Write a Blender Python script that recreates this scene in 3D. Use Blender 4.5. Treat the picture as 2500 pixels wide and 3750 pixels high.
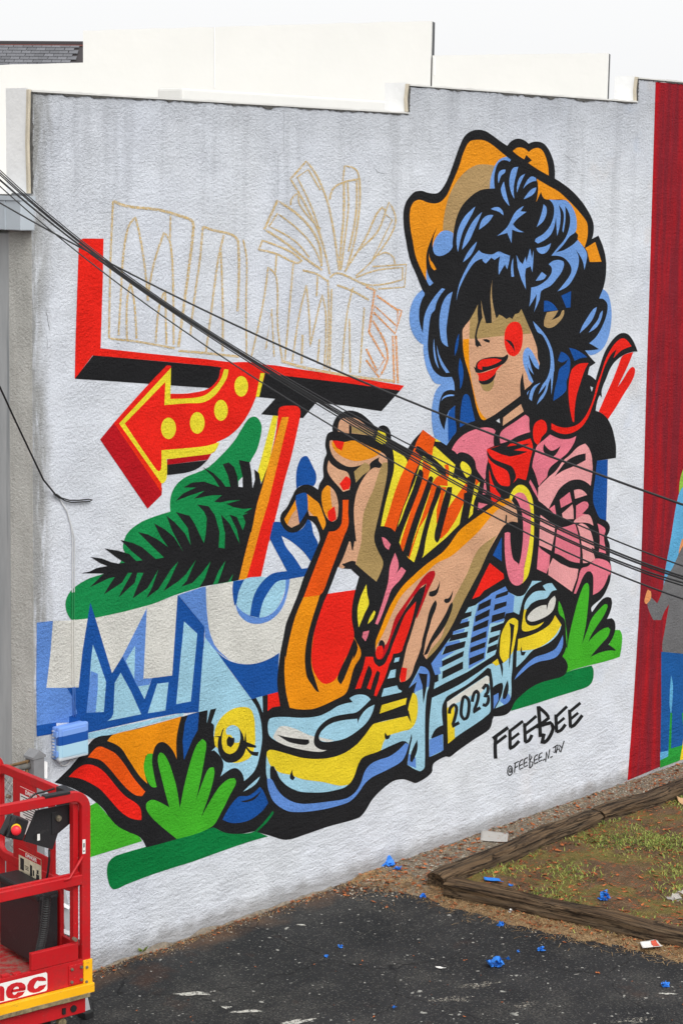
import bpy, bmesh, math, random
import numpy as np
from mathutils import Vector, Matrix, noise as mnoise
from mathutils.geometry import delaunay_2d_cdt

for o in list(bpy.data.objects): bpy.data.objects.remove(o)
scene = bpy.context.scene
COLL = scene.collection
random.seed(7); RNG = np.random.default_rng(7)

# ------------------------------------------------------------------ camera
# The wall is the plane y = 0 (x along it, z up); the corner of the building is the origin.
CAM_POS = np.array([-8.85137, -10.57580, 5.45419])
RT = np.array([0.66636747, -0.74540959, 0.01785898])      # camera right, in the world
DN = np.array([-0.1025493, -0.11534666, -0.98801761])      # camera down
FW = np.array([0.73853777, 0.65655137, -0.15330449])       # camera forward
FOCAL = 7700.0                                             # in pixels of a 2500 x 3750 frame
cam_data = bpy.data.cameras.new('camera')
cam = bpy.data.objects.new('camera', cam_data); COLL.objects.link(cam)
cam.matrix_world = Matrix(((RT[0], -DN[0], -FW[0], CAM_POS[0]), (RT[1], -DN[1], -FW[1], CAM_POS[1]),
                           (RT[2], -DN[2], -FW[2], CAM_POS[2]), (0, 0, 0, 1)))
cam_data.sensor_fit = 'VERTICAL'; cam_data.sensor_height = 36.0; cam_data.sensor_width = 24.0
cam_data.lens = FOCAL/3750*36
cam_data.clip_start = 0.1; cam_data.clip_end = 2000
scene.camera = cam

# ------------------------------------------------------------------ overcast sky, soft sun, exposure
SUN_EL, SUN_AZ = math.radians(44), math.radians(245)       # azimuth of the sun, from +x towards +y
world = bpy.data.worlds.new('World'); scene.world = world; world.use_nodes = True
wn = world.node_tree; wn.nodes.clear()
sky = wn.nodes.new('ShaderNodeTexSky'); sky.sky_type = 'NISHITA'; sky.sun_disc = False
sky.sun_elevation = SUN_EL; sky.sun_rotation = math.radians(90)-SUN_AZ
sky.air_density = 2.0; sky.dust_density = 6.0; sky.ozone_density = 1.0
desat = wn.nodes.new('ShaderNodeHueSaturation'); desat.inputs['Saturation'].default_value = 0.12
gain = wn.nodes.new('ShaderNodeMix'); gain.data_type = 'RGBA'; gain.inputs[0].default_value = 0.80
gain.inputs[7].default_value = (7.75, 7.8, 7.88, 1)          # the closed cloud deck, nearly even
bg = wn.nodes.new('ShaderNodeBackground'); bg.inputs['Strength'].default_value = 0.10
wo = wn.nodes.new('ShaderNodeOutputWorld')
wn.links.new(sky.outputs[0], desat.inputs['Color']); wn.links.new(desat.outputs[0], gain.inputs[6])
wn.links.new(gain.outputs[2], bg.inputs['Color']); wn.links.new(bg.outputs[0], wo.inputs['Surface'])
sun_d = bpy.data.lights.new('sun', 'SUN'); sun_d.energy = 1.5; sun_d.angle = math.radians(40); sun_d.color = (1.0, 0.985, 0.965)
sun = bpy.data.objects.new('sun', sun_d); COLL.objects.link(sun)
sd = Vector((math.cos(SUN_AZ)*math.cos(SUN_EL), math.sin(SUN_AZ)*math.cos(SUN_EL), math.sin(SUN_EL)))
sun.rotation_euler = sd.to_track_quat('Z', 'Y').to_euler()
vs = scene.view_settings; vs.view_transform = 'Standard'; vs.look = 'None'; vs.gamma = 1.0; vs.use_curve_mapping = False
vs.exposure = 0.54
scene.render.engine = 'CYCLES'

# ------------------------------------------------------------------ measuring helpers
def ray(px, py):
    return RT*((px-1250)/FOCAL) + DN*((py-1875)/FOCAL) + FW
def on_plane(px, py, p0, n):
    d = ray(px, py); n = np.asarray(n, float)
    return CAM_POS + d*(np.dot(np.asarray(p0, float)-CAM_POS, n)/np.dot(d, n))
def on_wall(px, py, y=0.0): return on_plane(px, py, (0, y, 0), (0, 1, 0))
def on_ground(px, py, z=0.0): return on_plane(px, py, (0, 0, z), (0, 0, 1))
def at_depth(px, py, d): return CAM_POS + ray(px, py)*d
def V(p): return Vector((float(p[0]), float(p[1]), float(p[2])))

# ------------------------------------------------------------------ objects
def tag(o, label=None, cat=None, group=None, kind=None):
    if label: o['label'] = label
    if cat: o['category'] = cat
    if group: o['group'] = group
    if kind: o['kind'] = kind
    return o
def empty(name, loc=(0, 0, 0), rz=0.0, label=None, cat=None, group=None):
    o = bpy.data.objects.new(name, None); COLL.objects.link(o); o.empty_display_size = 0.1
    o.location = loc; o.rotation_euler = (0, 0, rz)
    return tag(o, label, cat, group)
def mesh_obj(name, me, mats, parent=None, smooth=False):
    o = bpy.data.objects.new(name, me); COLL.objects.link(o)
    if mats is not None:
        for m in (mats if isinstance(mats, (list, tuple)) else [mats]): me.materials.append(m)
    if parent is not None: o.parent = parent
    if smooth:
        for p in me.polygons: p.use_smooth = True
    return o
class MB:
    """collects shapes into one mesh"""
    def __init__(s): s.v = []; s.f = []; s.m = []
    def add(s, vs, fs, mi=0):
        b = len(s.v); s.v += [tuple(map(float, p)) for p in vs]; s.f += [tuple(i+b for i in f) for f in fs]; s.m += [mi]*len(fs); return s
    def box(s, x0, x1, y0, y1, z0, z1, mi=0):
        vs = [(x, y, z) for z in (z0, z1) for y in (y0, y1) for x in (x0, x1)]
        return s.add(vs, [(0,2,3,1), (4,5,7,6), (0,1,5,4), (2,6,7,3), (0,4,6,2), (1,3,7,5)], mi)
    def bbox(s, x0, x1, y0, y1, z0, z1, b=0.004, mi=0):
        """box with bevelled edges"""
        bm = bmesh.new(); bmesh.ops.create_cube(bm, size=1.0)
        for v in bm.verts: v.co = Vector(((x0+x1)/2+v.co.x*(x1-x0), (y0+y1)/2+v.co.y*(y1-y0), (z0+z1)/2+v.co.z*(z1-z0)))
        bmesh.ops.bevel(bm, geom=bm.edges[:], offset=min(b, .45*min(abs(x1-x0), abs(y1-y0), abs(z1-z0))), segments=2, affect='EDGES', profile=.6)
        bm.verts.index_update(); s.add([v.co[:] for v in bm.verts], [[v.index for v in f.verts] for f in bm.faces], mi); bm.free(); return s
    def tube(s, pts, r, n=8, mi=0, cap=True, closed=False):
        pts = [Vector(p) for p in pts]; k = len(pts); rs = r if isinstance(r, (list, tuple)) else [r]*k
        vs = []; fs = []; up = None
        for i, p in enumerate(pts):
            a = pts[i-1] if (i or closed) else pts[0]; b = pts[(i+1) % k] if (i < k-1 or closed) else pts[-1]
            t = (b-a).normalized()
            if up is None:
                up = Vector((0, 0, 1)) if abs(t.z) < .9 else Vector((1, 0, 0))
            u = (up - t*up.dot(t)).normalized(); w = t.cross(u); up = u
            for j in range(n):
                an = j*math.tau/n; vs.append(p + u*(math.cos(an)*rs[i]) + w*(math.sin(an)*rs[i]))
        for i in range(k if closed else k-1):
            for j in range(n):
                q = (i+1) % k
                fs.append((i*n+j, i*n+(j+1) % n, q*n+(j+1) % n, q*n+j))
        if cap and not closed: fs.append(tuple(range(n-1, -1, -1))); fs.append(tuple((k-1)*n+j for j in range(n)))
        return s.add([v[:] for v in vs], fs, mi)
    def bar(s, pts, w, h, side, mi=0, closed=False):
        """rectangular section swept along a flat path; 'side' is the normal of the path's plane, w along it, h across"""
        pts = [Vector(p) for p in pts]; side = Vector(side).normalized(); k = len(pts); vs = []; fs = []
        c = min(w, h)*.12
        for i, p in enumerate(pts):
            a = pts[i-1] if (i or closed) else pts[0]; b = pts[(i+1) % k] if (i < k-1 or closed) else pts[-1]
            t = (b-a).normalized(); o = t.cross(side).normalized()
            for (x, y) in ((-w/2+c, -h/2), (w/2-c, -h/2), (w/2, -h/2+c), (w/2, h/2-c), (w/2-c, h/2), (-w/2+c, h/2), (-w/2, h/2-c), (-w/2, -h/2+c)):
                vs.append(p + side*x + o*y)
        for i in range(k if closed else k-1):
            q = (i+1) % k
            for j in range(8): fs.append((i*8+j, i*8+(j+1) % 8, q*8+(j+1) % 8, q*8+j))
        if not closed: fs.append(tuple(range(7, -1, -1))); fs.append(tuple((k-1)*8+j for j in range(8)))
        return s.add([v[:] for v in vs], fs, mi)
    def prism(s, ring, d, mi=0):
        """flat ring (3-D points) extruded by vector d"""
        n = len(ring); d = Vector(d); a = [Vector(p) for p in ring]; b = [p+d for p in a]
        return s.add([p[:] for p in a+b], [tuple(range(n-1, -1, -1)), tuple(range(n, 2*n))] + [(i, (i+1) % n, n+(i+1) % n, n+i) for i in range(n)], mi)
    def disc(s, c, nrm, r, h, n=16, mi=0):
        c = Vector(c); nrm = Vector(nrm).normalized()
        return s.tube([c, c+nrm*h], r, n, mi)
    def build(s, name, mats, parent=None, smooth=False):
        me = bpy.data.meshes.new(name); me.from_pydata(s.v, [], s.f); me.update()
        bm = bmesh.new(); bm.from_mesh(me); bmesh.ops.recalc_face_normals(bm, faces=bm.faces); bm.to_mesh(me); bm.free()
        if any(s.m) and len(me.polygons) == len(s.m): me.polygons.foreach_set('material_index', s.m)
        return mesh_obj(name, me, mats, parent, smooth)

# ------------------------------------------------------------------ material helpers
def lin(c):
    f = lambda x: x/12.92 if x <= .04045 else ((x+.055)/1.055)**2.4
    return tuple(f(v/255) for v in c)
class G:
    """node graph helper: every call makes a node and returns its first output"""
    def __init__(s, nt): s.nt = nt
    def put(s, sock, v):
        if isinstance(v, bpy.types.NodeSocket): s.nt.links.new(v, sock)
        elif v is not None:
            if sock.type == 'RGBA' and len(v) == 3: v = (*v, 1)
            sock.default_value = v
    def n(s, t, props=None, out=0, **ins):
        nd = s.nt.nodes.new(t)
        for k, v in (props or {}).items(): setattr(nd, k, v)
        for k, v in ins.items():
            key = int(k[1:]) if k[0] == 'i' and k[1:].isdigit() else k.replace('_', ' ')
            s.put(nd.inputs[key], v)
        return nd.outputs[out]
    def co(s): return s.n('ShaderNodeTexCoord', out=3)
    def map(s, vec, scale=(1, 1, 1), loc=(0, 0, 0), rot=(0, 0, 0)): return s.n('ShaderNodeMapping', Vector=vec, Scale=scale, Location=loc, Rotation=rot)
    def noise(s, vec, scale, detail=4, rough=.55, dist=0.0): return s.n('ShaderNodeTexNoise', Vector=vec, Scale=scale, Detail=detail, Roughness=rough, Distortion=dist)
    def voro(s, vec, scale, feat='F1', rand=1.0, out=0): return s.n('ShaderNodeTexVoronoi', dict(feature=feat), out=out, Vector=vec, Scale=scale, Randomness=rand)
    def ramp(s, v, a, b, lo=0.0, hi=1.0): return s.n('ShaderNodeMapRange', dict(clamp=True), i0=v, i1=a, i2=b, i3=lo, i4=hi)
    def math(s, op, a, b=None, clamp=False): return s.n('ShaderNodeMath', dict(operation=op, use_clamp=clamp), i0=a, **({'i1': b} if b is not None else {}))
    def mix(s, f, a, b, bt='MIX'): return s.n('ShaderNodeMix', dict(data_type='RGBA', blend_type=bt), out=2, i0=f, i6=a, i7=b)
    def xyz(s, vec, k): return s.n('ShaderNodeSeparateXYZ', out=k, Vector=vec)
    def bump(s, h, dist, strength=1.0, normal=None): return s.n('ShaderNodeBump', i0=strength, i1=dist, **{'Height': h}, **({'Normal': normal} if normal is not None else {}))
def material(name, build):
    m = bpy.data.materials.new(name); m.use_nodes = True; nt = m.node_tree; nt.nodes.clear(); g = G(nt)
    r = build(g)
    b = nt.nodes.new('ShaderNodeBsdfPrincipled'); o = nt.nodes.new('ShaderNodeOutputMaterial')
    for k, v in r.items(): g.put(b.inputs[k.replace('_', ' ')], v)
    nt.links.new(b.outputs[0], o.inputs['Surface'])
    return m
def plain(name, rgb, rough=.5, metal=0.0, var=.12, scale=8.0, bump=0.0, spec=.5):
    c = lin(rgb)
    def f(g):
        co = g.co(); n = g.noise(co, scale, 5, .6)
        base = g.mix(g.ramp(n, .3, .7), tuple(x*(1-var) for x in c), tuple(min(1, x*(1+var)) for x in c))
        r = dict(Base_Color=base, Roughness=g.ramp(n, .25, .75, rough*.85, min(1, rough*1.15)), Metallic=metal, Specular_IOR_Level=spec)
        if bump: r['Normal'] = g.bump(g.noise(co, scale*9, 4), bump)
        return r
    return material(name, f)
# ------------------------------------------------------------------ stucco relief, shared by the wall and all the paint on it
def make_stucco():
    ng = bpy.data.node_groups.new('stucco_relief', 'ShaderNodeTree')
    ng.interface.new_socket('Normal', in_out='OUTPUT', socket_type='NodeSocketVector')
    ng.interface.new_socket('Height', in_out='OUTPUT', socket_type='NodeSocketFloat')
    g = G(ng); co = g.co()
    lumps = g.noise(co, 48, 5, .68)
    fine = g.noise(g.map(co, (1, 1, 1), (5, 3, 8)), 150, 3, .7)
    patch = g.ramp(g.noise(co, 3.5, 3), .35, .65, .55, 1.0)      # smoother and rougher passages
    trowel = g.noise(g.map(co, (.55, 1, 1.7), rot=(0, .25, 0)), 12, 4, .6)
    low = g.ramp(g.xyz(co, 2), .1, 1.0, .55, 0.12)           # coarser trowelling near the foot of the wall
    h = g.math('ADD', g.math('MULTIPLY', lumps, 2.4), g.math('MULTIPLY', fine, .8))
    h = g.math('MULTIPLY', h, patch)
    h = g.math('ADD', h, g.math('MULTIPLY', g.math('MULTIPLY', g.ramp(trowel, .40, .64), low), 1.1))
    big = g.noise(co, 1.3, 2)
    h = g.math('ADD', h, g.math('MULTIPLY', big, 1.6))
    out = ng.nodes.new('NodeGroupOutput')
    ng.links.new(g.bump(h, .011, .9), out.inputs[0]); ng.links.new(h, out.inputs[1])
    return ng
STUCCO = make_stucco()
def stucco(g):
    nd = g.nt.nodes.new('ShaderNodeGroup'); nd.node_tree = STUCCO
    return nd.outputs[0], nd.outputs[1]

def wall_paint(g):
    co = g.co(); nrm, h = stucco(g); z = g.xyz(co, 2)
    cool = lin((224, 229, 239)); grey = lin((158, 161, 167))
    base = g.mix(g.ramp(g.noise(co, .7, 3), .35, .65), cool, lin((227, 231, 237)))
    streak = g.noise(g.map(co, (2.6, 1, .22)), 2.2, 6, .62)
    up = g.ramp(z, 3.4, 5.6)
    soot = g.math('MULTIPLY', g.ramp(streak, .50, .74), g.math('ADD', g.math('MULTIPLY', up, .75), .08))
    base = g.mix(g.math('MULTIPLY', soot, .58), base, grey)
    edge = g.ramp(g.math('ADD', z, g.math('MULTIPLY', g.noise(g.map(co, (4, 1, .6)), 5, 4), .5)), 5.75, 6.45)
    base = g.mix(g.math('MULTIPLY', edge, .38), base, lin((146, 148, 152)))
    stain = g.math('MULTIPLY', g.ramp(g.noise(g.map(co, (1, 1, 1), (3, 0, 9)), 1.6, 4), .56, .72), g.ramp(g.xyz(co, 0), 4.9, 6.6))
    base = g.mix(g.math('MULTIPLY', stain, .40), base, lin((222, 204, 188)))
    stain2 = g.math('MULTIPLY', g.ramp(g.noise(g.map(co, (1, 1, 1), (13, 0, 2)), 2.1, 4), .58, .72), g.ramp(g.xyz(co, 0), 5.2, 6.8))
    base = g.mix(g.math('MULTIPLY', stain2, .38), base, lin((188, 204, 228)))
    foot = g.ramp(g.math('ADD', z, g.math('MULTIPLY', g.noise(co, 7, 4), -.14)), .0, .10, .55, 0)
    base = g.mix(foot, base, lin((118, 112, 104)))
    corner = g.math('MULTIPLY', g.ramp(g.math('ADD', g.xyz(co, 0), g.math('MULTIPLY', g.noise(g.map(co, (1, 1, .4)), 5, 5), .30)), .19, .33, 1, 0), g.ramp(g.noise(g.map(co, (3, 1, .5)), 6, 5), .26, .5))
    base = g.mix(g.math('MULTIPLY', corner, .8), base, lin((142, 141, 136)))
    gv = g.ramp(g.noise(co, 105, 3, .65), .32, .66, .86, 1.03); base = g.mix(1.0, base, g.n('ShaderNodeCombineColor', Red=gv, Green=gv, Blue=gv), 'MULTIPLY')
    pits = g.ramp(g.voro(co, 3.1), .0, .012, 1, 0)
    base = g.mix(g.math('MULTIPLY', pits, .5), base, lin((70, 70, 70)))
    return dict(Base_Color=base, Roughness=.75, Normal=nrm, Specular_IOR_Level=.3)
M = {}
M['wall'] = material('white_wall_paint', wall_paint)
def grey_stucco(g):
    co = g.co(); nrm, h = stucco(g)
    b = g.mix(g.ramp(g.noise(g.map(co, (3, 3, .5)), 2.5, 6, .65), .3, .72), lin((204, 203, 197)), lin((178, 177, 171)))
    b = g.mix(g.ramp(g.noise(g.map(co, (9, 9, .35)), 3, 4), .6, .75), b, lin((196, 194, 187)))
    return dict(Base_Color=b, Roughness=.85, Normal=nrm, Specular_IOR_Level=.3)
M['grey_stucco'] = material('grey_stucco', grey_stucco)

COL = dict(BLK=(33, 33, 35), RED=(238, 36, 24), RED2=(250, 48, 20), DRED=(186, 18, 30), YEL=(243, 220, 52), YEL2=(233, 206, 44), ORG=(248, 150, 28),
    OR2=(250, 150, 10), OR3=(240, 146, 16), ORD=(250, 88, 16), GRN=(20, 138, 74), DGR=(4, 122, 60), LGR=(68, 176, 40), LGR2=(40, 150, 56), MB=(98, 142, 214),
    DB=(24, 82, 160), LB=(116, 160, 224), SKY=(160, 206, 226), CRM=(216, 215, 208), SKN=(216, 166, 132), OLV=(170, 143, 92), TAN=(180, 149, 102),
    PK=(230, 122, 140), PK2=(234, 160, 162), OCH=(212, 184, 126), OC2=(234, 164, 62), FSKY=(96, 172, 216), FORG=(228, 152, 96), FGRY=(112, 112, 114), FDB=(28, 90, 158), LIME=(142, 188, 70))
COLNAME = dict(BLK='black', RED='red', RED2='bright_red', DRED='dark_red', YEL='lemon', YEL2='yellow', ORG='orange', OR2='warm_orange', OR3='deep_orange', ORD='vermilion', GRN='green',
    DGR='dark_green', LGR='leaf_green', LGR2='grass_green', MB='mid_blue', DB='dark_blue', LB='light_blue', SKY='sky_blue', CRM='cream', SKN='skin_tone', OLV='olive', TAN='tan',
    PK='pink', PK2='pale_pink', OCH='ochre', OC2='sketch_orange', FSKY='pale_blue', FORG='peach', FGRY='grey', FDB='denim_blue', LIME='lime')
def paint(name, rgb, k=.93):
    c = tuple(min(.92, x/k) for x in lin(rgb))
    def f(g):
        co = g.co(); nrm, h = stucco(g)
        n = g.noise(co, 2.3, 5, .6); b = g.mix(g.ramp(n, .3, .7), tuple(x*.90 for x in c), tuple(min(.95, x*1.05+.002) for x in c))
        f2 = g.noise(co, 55, 3, .7); b = g.mix(g.math('MULTIPLY', g.ramp(f2, .64, .84), .045), b, (.6, .6, .6))      # dry roller speckle
        gv = g.ramp(g.noise(co, 105, 3, .65), .32, .66, .84, 1.06); b = g.mix(1.0, b, g.n('ShaderNodeCombineColor', Red=gv, Green=gv, Blue=gv), 'MULTIPLY')
        scr = g.ramp(g.noise(g.map(co, (.8, 1, 5), rot=(0, .3, 0)), 6, 5, .7), .68, .80)
        b = g.mix(g.math('MULTIPLY', scr, .05), b, (.6, .6, .6))
        return dict(Base_Color=b, Roughness=.7, Normal=nrm, Specular_IOR_Level=.10)
    return material('paint_'+name, f)
PAINT = {k: paint(COLNAME[k], v) for k, v in COL.items()}
def sketch(rgb):
    c = lin(rgb)
    def f(g):
        co = g.co(); nrm, h = stucco(g)
        b = g.mix(g.ramp(g.noise(co, 90, 3, .7), .44, .66), tuple(min(.9, x/.93) for x in c), lin((216, 216, 216)))
        return dict(Base_Color=b, Roughness=.7, Normal=nrm, Specular_IOR_Level=.3)
    return f
PAINT['OCH'] = material('paint_ochre_sketch', sketch((206, 174, 108))); PAINT['OC2'] = material('paint_orange_sketch', sketch((228, 142, 24)))
def curtain(g):
    co = g.co(); nrm, h = stucco(g)
    s = g.noise(g.map(co, (2.6, 1, .2)), 4, 4, .55)
    b = g.mix(g.ramp(s, .42, .66), lin((132, 30, 42)), lin((172, 24, 34)))
    b = g.mix(g.math('MULTIPLY', g.ramp(g.noise(g.map(co, (4, 1, .25), (4, 0, 0)), 4, 5), .54, .72), .7), b, lin((126, 42, 58)))
    b = g.mix(g.ramp(g.math('ADD', g.xyz(co, 0), g.math('MULTIPLY', g.noise(g.map(co, (1, 1, .3)), 4, 3), .12)), 7.20, 7.26, 1, 0), b, lin((186, 14, 26)))
    return dict(Base_Color=b, Roughness=.7, Normal=nrm, Specular_IOR_Level=.12)
PAINT['CURT'] = material('paint_curtain_red', curtain)

# ------------------------------------------------------------------ other materials
def asphalt(g):
    co = g.co()
    n = g.noise(co, 1.3, 5, .6); b = g.mix(g.ramp(n, .35, .68), lin((37, 38, 40)), lin((52, 52, 53)))
    agg = g.voro(co, 95, out=1); v = g.n('ShaderNodeSeparateColor', out=0, Color=agg)
    b = g.mix(g.math('MULTIPLY', g.ramp(v, .82, .99), .28), b, lin((128, 126, 120)))
    worn = g.ramp(g.noise(g.map(co, (1, 1, 1), (2.2, 5.1, 0)), 1.1, 6, .7), .50, .70)
    b = g.mix(g.math('MULTIPLY', g.math('MULTIPLY', worn, g.ramp(g.noise(co, 60, 3), .42, .62)), .5), b, lin((112, 109, 102)))
    dirt = g.math('MULTIPLY', g.ramp(g.math('ADD', g.xyz(co, 1), g.math('MULTIPLY', g.noise(co, 4, 4), .30)), -.14, .02), g.ramp(g.noise(g.map(co, (.6, 1, 1), (3, 3, 0)), 2.4, 5, .65), .38, .55))
    b = g.mix(g.math('MULTIPLY', dirt, .5), b, g.mix(g.noise(co, 40, 3), lin((70, 48, 36)), lin((128, 98, 74))))
    rust = g.ramp(g.noise(g.map(co, (1, 1, 1), (7.7, 1.3, 0)), 1.5, 5, .6), .60, .74)
    b = g.mix(g.math('MULTIPLY', rust, .42), b, lin((84, 54, 38)))
    ck = g.n('ShaderNodeVectorMath', dict(operation='ADD'), i0=co, i1=g.n('ShaderNodeVectorMath', dict(operation='SCALE'), i0=g.n('ShaderNodeTexNoise', out=1, Vector=co, Scale=3.0, Detail=5.0), i3=.25))
    crack = g.ramp(g.voro(ck, .8, 'DISTANCE_TO_EDGE'), .0, .006, 1, 0)
    b = g.mix(g.math('MULTIPLY', crack, .7), b, lin((18, 18, 19)))
    # white paint splatter: random drops of several sizes
    for sc, rad, thr, keep in ((3.1, .085, .03, .34), (6.5, .12, .05, .45), (14, .15, .06, .45), (32, .16, .07, .16)):
        wv = g.n('ShaderNodeVectorMath', dict(operation='ADD'), i0=co, i1=g.n('ShaderNodeVectorMath', dict(operation='SCALE'), i0=g.n('ShaderNodeTexNoise', out=1, Vector=co, Scale=sc*2.2, Detail=3.0), i3=.55/sc))
        d = g.voro(wv, sc); rnd = g.n('ShaderNodeSeparateColor', out=1, Color=g.voro(wv, sc, out=1))
        drop = g.math('MULTIPLY', g.ramp(d, rad-thr, rad, 1, 0), g.math('LESS_THAN', rnd, keep))
        b = g.mix(g.math('MULTIPLY', drop, .7), b, lin((178, 177, 170)))
    h = g.math('ADD', g.math('MULTIPLY', g.voro(co, 110), .6), g.noise(co, 160, 3))
    return dict(Base_Color=b, Roughness=.9, Normal=g.bump(h, .004, .7), Specular_IOR_Level=.15)
M['asphalt'] = material('asphalt', asphalt)
def soil(g):
    co = g.co(); nd = g.nt.nodes.new('ShaderNodeVertexColor'); nd.layer_name = 'zone'
    sp = g.nt.nodes.new('ShaderNodeSeparateColor'); g.nt.links.new(nd.outputs[0], sp.inputs[0]); gr, ga, st = sp.outputs[0], sp.outputs[1], sp.outputs[2]
    n = g.noise(co, 5, 6, .65)
    earth = g.mix(g.ramp(n, .3, .7), lin((66, 50, 37)), lin((112, 90, 68)))
    moss = g.mix(g.ramp(g.noise(co, 14, 5), .3, .7), lin((80, 76, 34)), lin((120, 108, 58)))
    b = g.mix(g.math('MULTIPLY', ga, g.ramp(g.noise(co, 2.2, 5, .6), .46, .58)), earth, moss)
    b = g.mix(g.math('MULTIPLY', st, g.ramp(g.noise(co, 25, 4), .3, .6)), b, lin((150, 124, 92)))
    vc = g.n('ShaderNodeSeparateColor', out=0, Color=g.voro(co, 60, out=1))
    grav = g.mix(vc, lin((88, 82, 74)), lin((158, 146, 128)))
    b = g.mix(g.math('MULTIPLY', gr, .8), b, grav)
    fl = g.n('ShaderNodeSeparateColor', out=2, Color=g.voro(co, 42, out=1))
    b = g.mix(g.math('MULTIPLY', g.ramp(fl, .86, .9), .7), b, lin((150, 84, 50)))
    h = g.math('ADD', g.noise(co, 40, 5, .7), g.math('MULTIPLY', g.voro(co, 60), .7))
    return dict(Base_Color=b, Roughness=.95, Normal=g.bump(h, .02, .8), Specular_IOR_Level=.2)
M['soil'] = material('soil', soil)
def timber(g):
    co = g.co()
    gr = g.noise(g.map(co, (.8, 12, 12)), 3.0, 6, .7, .5)
    b = g.mix(g.ramp(gr, .32, .68), lin((40, 30, 23)), lin((116, 94, 70)))
    b = g.mix(g.math('MULTIPLY', g.ramp(g.noise(g.map(co, (.5, 4, 4)), 2, 4), .5, .75), .6), b, lin((100, 88, 72)))
    crack = g.ramp(g.math('ABSOLUTE', g.math('SUBTRACT', g.noise(g.map(co, (.5, 9, 9), (1, 2, 3)), 2.2, 4, .6, .4), .5)), .0, .03, 1, 0)
    b = g.mix(g.math('MULTIPLY', crack, .9), b, lin((26, 20, 15)))
    h = g.math('SUBTRACT', gr, g.math('MULTIPLY', crack, .8))
    return dict(Base_Color=b, Roughness=.88, Normal=g.bump(h, .02, .9), Specular_IOR_Level=.25)
M['timber'] = material('weathered_timber', timber)
def leafmat(a, b_):
    def f(g):
        co = g.co(); v = g.n('ShaderNodeSeparateColor', out=0, Color=g.voro(co, 30, out=1))
        return dict(Base_Color=g.mix(v, lin(a), lin(b_)), Roughness=.75, Specular_IOR_Level=.3)
    return f
M['leaf'] = material('dry_leaf', leafmat((92, 52, 30), (186, 108, 62)))
M['grass'] = material('grass_blade', leafmat((84, 108, 40), (160, 166, 84)))
M['straw'] = material('dry_needle', leafmat((128, 96, 62), (190, 160, 116)))
M['stone'] = material('gravel_stone', leafmat((92, 88, 82), (176, 168, 154)))
def membrane(g):
    co = g.co(); n = g.noise(co, 1.2, 4)
    b = g.mix(g.ramp(n, .35, .65), lin((215, 214, 210)), lin((212, 211, 207)))
    return dict(Base_Color=b, Roughness=.6, Normal=g.bump(g.noise(co, 2.5, 3), .02, .5), Specular_IOR_Level=.4)
M['membrane'] = material('white_roof_membrane', membrane)
M['membrane_lightened'] = plain('lightened_membrane', (240, 240, 239), .55, var=.06, scale=3, bump=.003)  # membrane white raised in colour to offset the shade on the flaps
M['sealant'] = plain('beige_sealant', (202, 192, 172), .7, var=.12, scale=14, bump=.004)
M['tar'] = plain('old_tar', (88, 86, 83), .9, var=.5, scale=30, bump=.006)
M['dark_brick'] = plain('dark_brick_edge', (78, 80, 82), .9, var=.35, scale=9, bump=.004)
def galv(g):
    co = g.co(); n = g.noise(g.map(co, (3, 3, .4)), 2, 6, .65)
    b = g.mix(g.ramp(n, .32, .68), lin((168, 172, 174)), lin((206, 208, 208)))
    b = g.mix(g.ramp(g.noise(g.map(co, (6, 6, .3)), 2, 4), .60, .78), b, lin((112, 122, 130)))
    return dict(Base_Color=b, Roughness=.45, Metallic=.35, Normal=g.bump(g.noise(co, 3, 3), .01, .3))
M['galv'] = material('weathered_galvanised', galv)
M['gutter'] = plain('grey_gutter_metal', (184, 192, 199), .45, .1, .06, 3)
M['cable'] = plain('black_cable', (28, 28, 30), .45, var=.15)
M['white_cable'] = plain('painted_cable', (208, 209, 208), .6, var=.1)
def shingle(g):
    r = g.n('ShaderNodeObjectInfo', out=5)
    b = g.mix(r, lin((98, 99, 103)), lin((120, 121, 126)))
    co = g.co(); b = g.mix(g.math('MULTIPLY', g.ramp(g.noise(co, 40, 3), .4, .7), .4), b, lin((78, 78, 84)))
    return dict(Base_Color=b, Roughness=.9, Normal=g.bump(g.noise(co, 90, 3), .004))
M['shingle'] = material('slate_grey_shingle', shingle)
M['shingle_dark'] = plain('dark_ridge', (58, 54, 56), .8)
M['rust_line'] = plain('rusty_flashing', (120, 72, 66), .8)
def liftred(g):
    co = g.co(); n = g.noise(co, 3, 4)
    b = g.mix(g.ramp(n, .3, .7), lin((176, 14, 22)), lin((196, 18, 26)))
    sc = g.ramp(g.noise(g.map(co, (3, 3, 8)), 9, 6, .75), .66, .74)
    b = g.mix(g.math('MULTIPLY', sc, .7), b, lin((196, 150, 140)))
    b = g.mix(g.math('MULTIPLY', g.ramp(g.voro(co, 26), .02, .05, 1, 0), .7), b, lin((206, 190, 182)))
    dirt = g.math('MULTIPLY', g.ramp(g.noise(co, 6, 7, .75), .48, .70), .55)
    b = g.mix(dirt, b, lin((110, 40, 36)))
    return dict(Base_Color=b, Roughness=g.ramp(n, .3, .7, .42, .60), Normal=g.bump(g.noise(co, 60, 3), .0015, .5))
M['lift_red'] = material('scratched_red_enamel', liftred)
M['lift_floor'] = material('worn_red_floor', lambda g: dict(Base_Color=g.mix(g.ramp(g.noise(g.co(), 22, 6, .75), .42, .6), lin((170, 22, 28)), lin((142, 104, 92))), Roughness=.7, Normal=g.bump(g.noise(g.co(), 50, 4), .004)))
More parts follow.
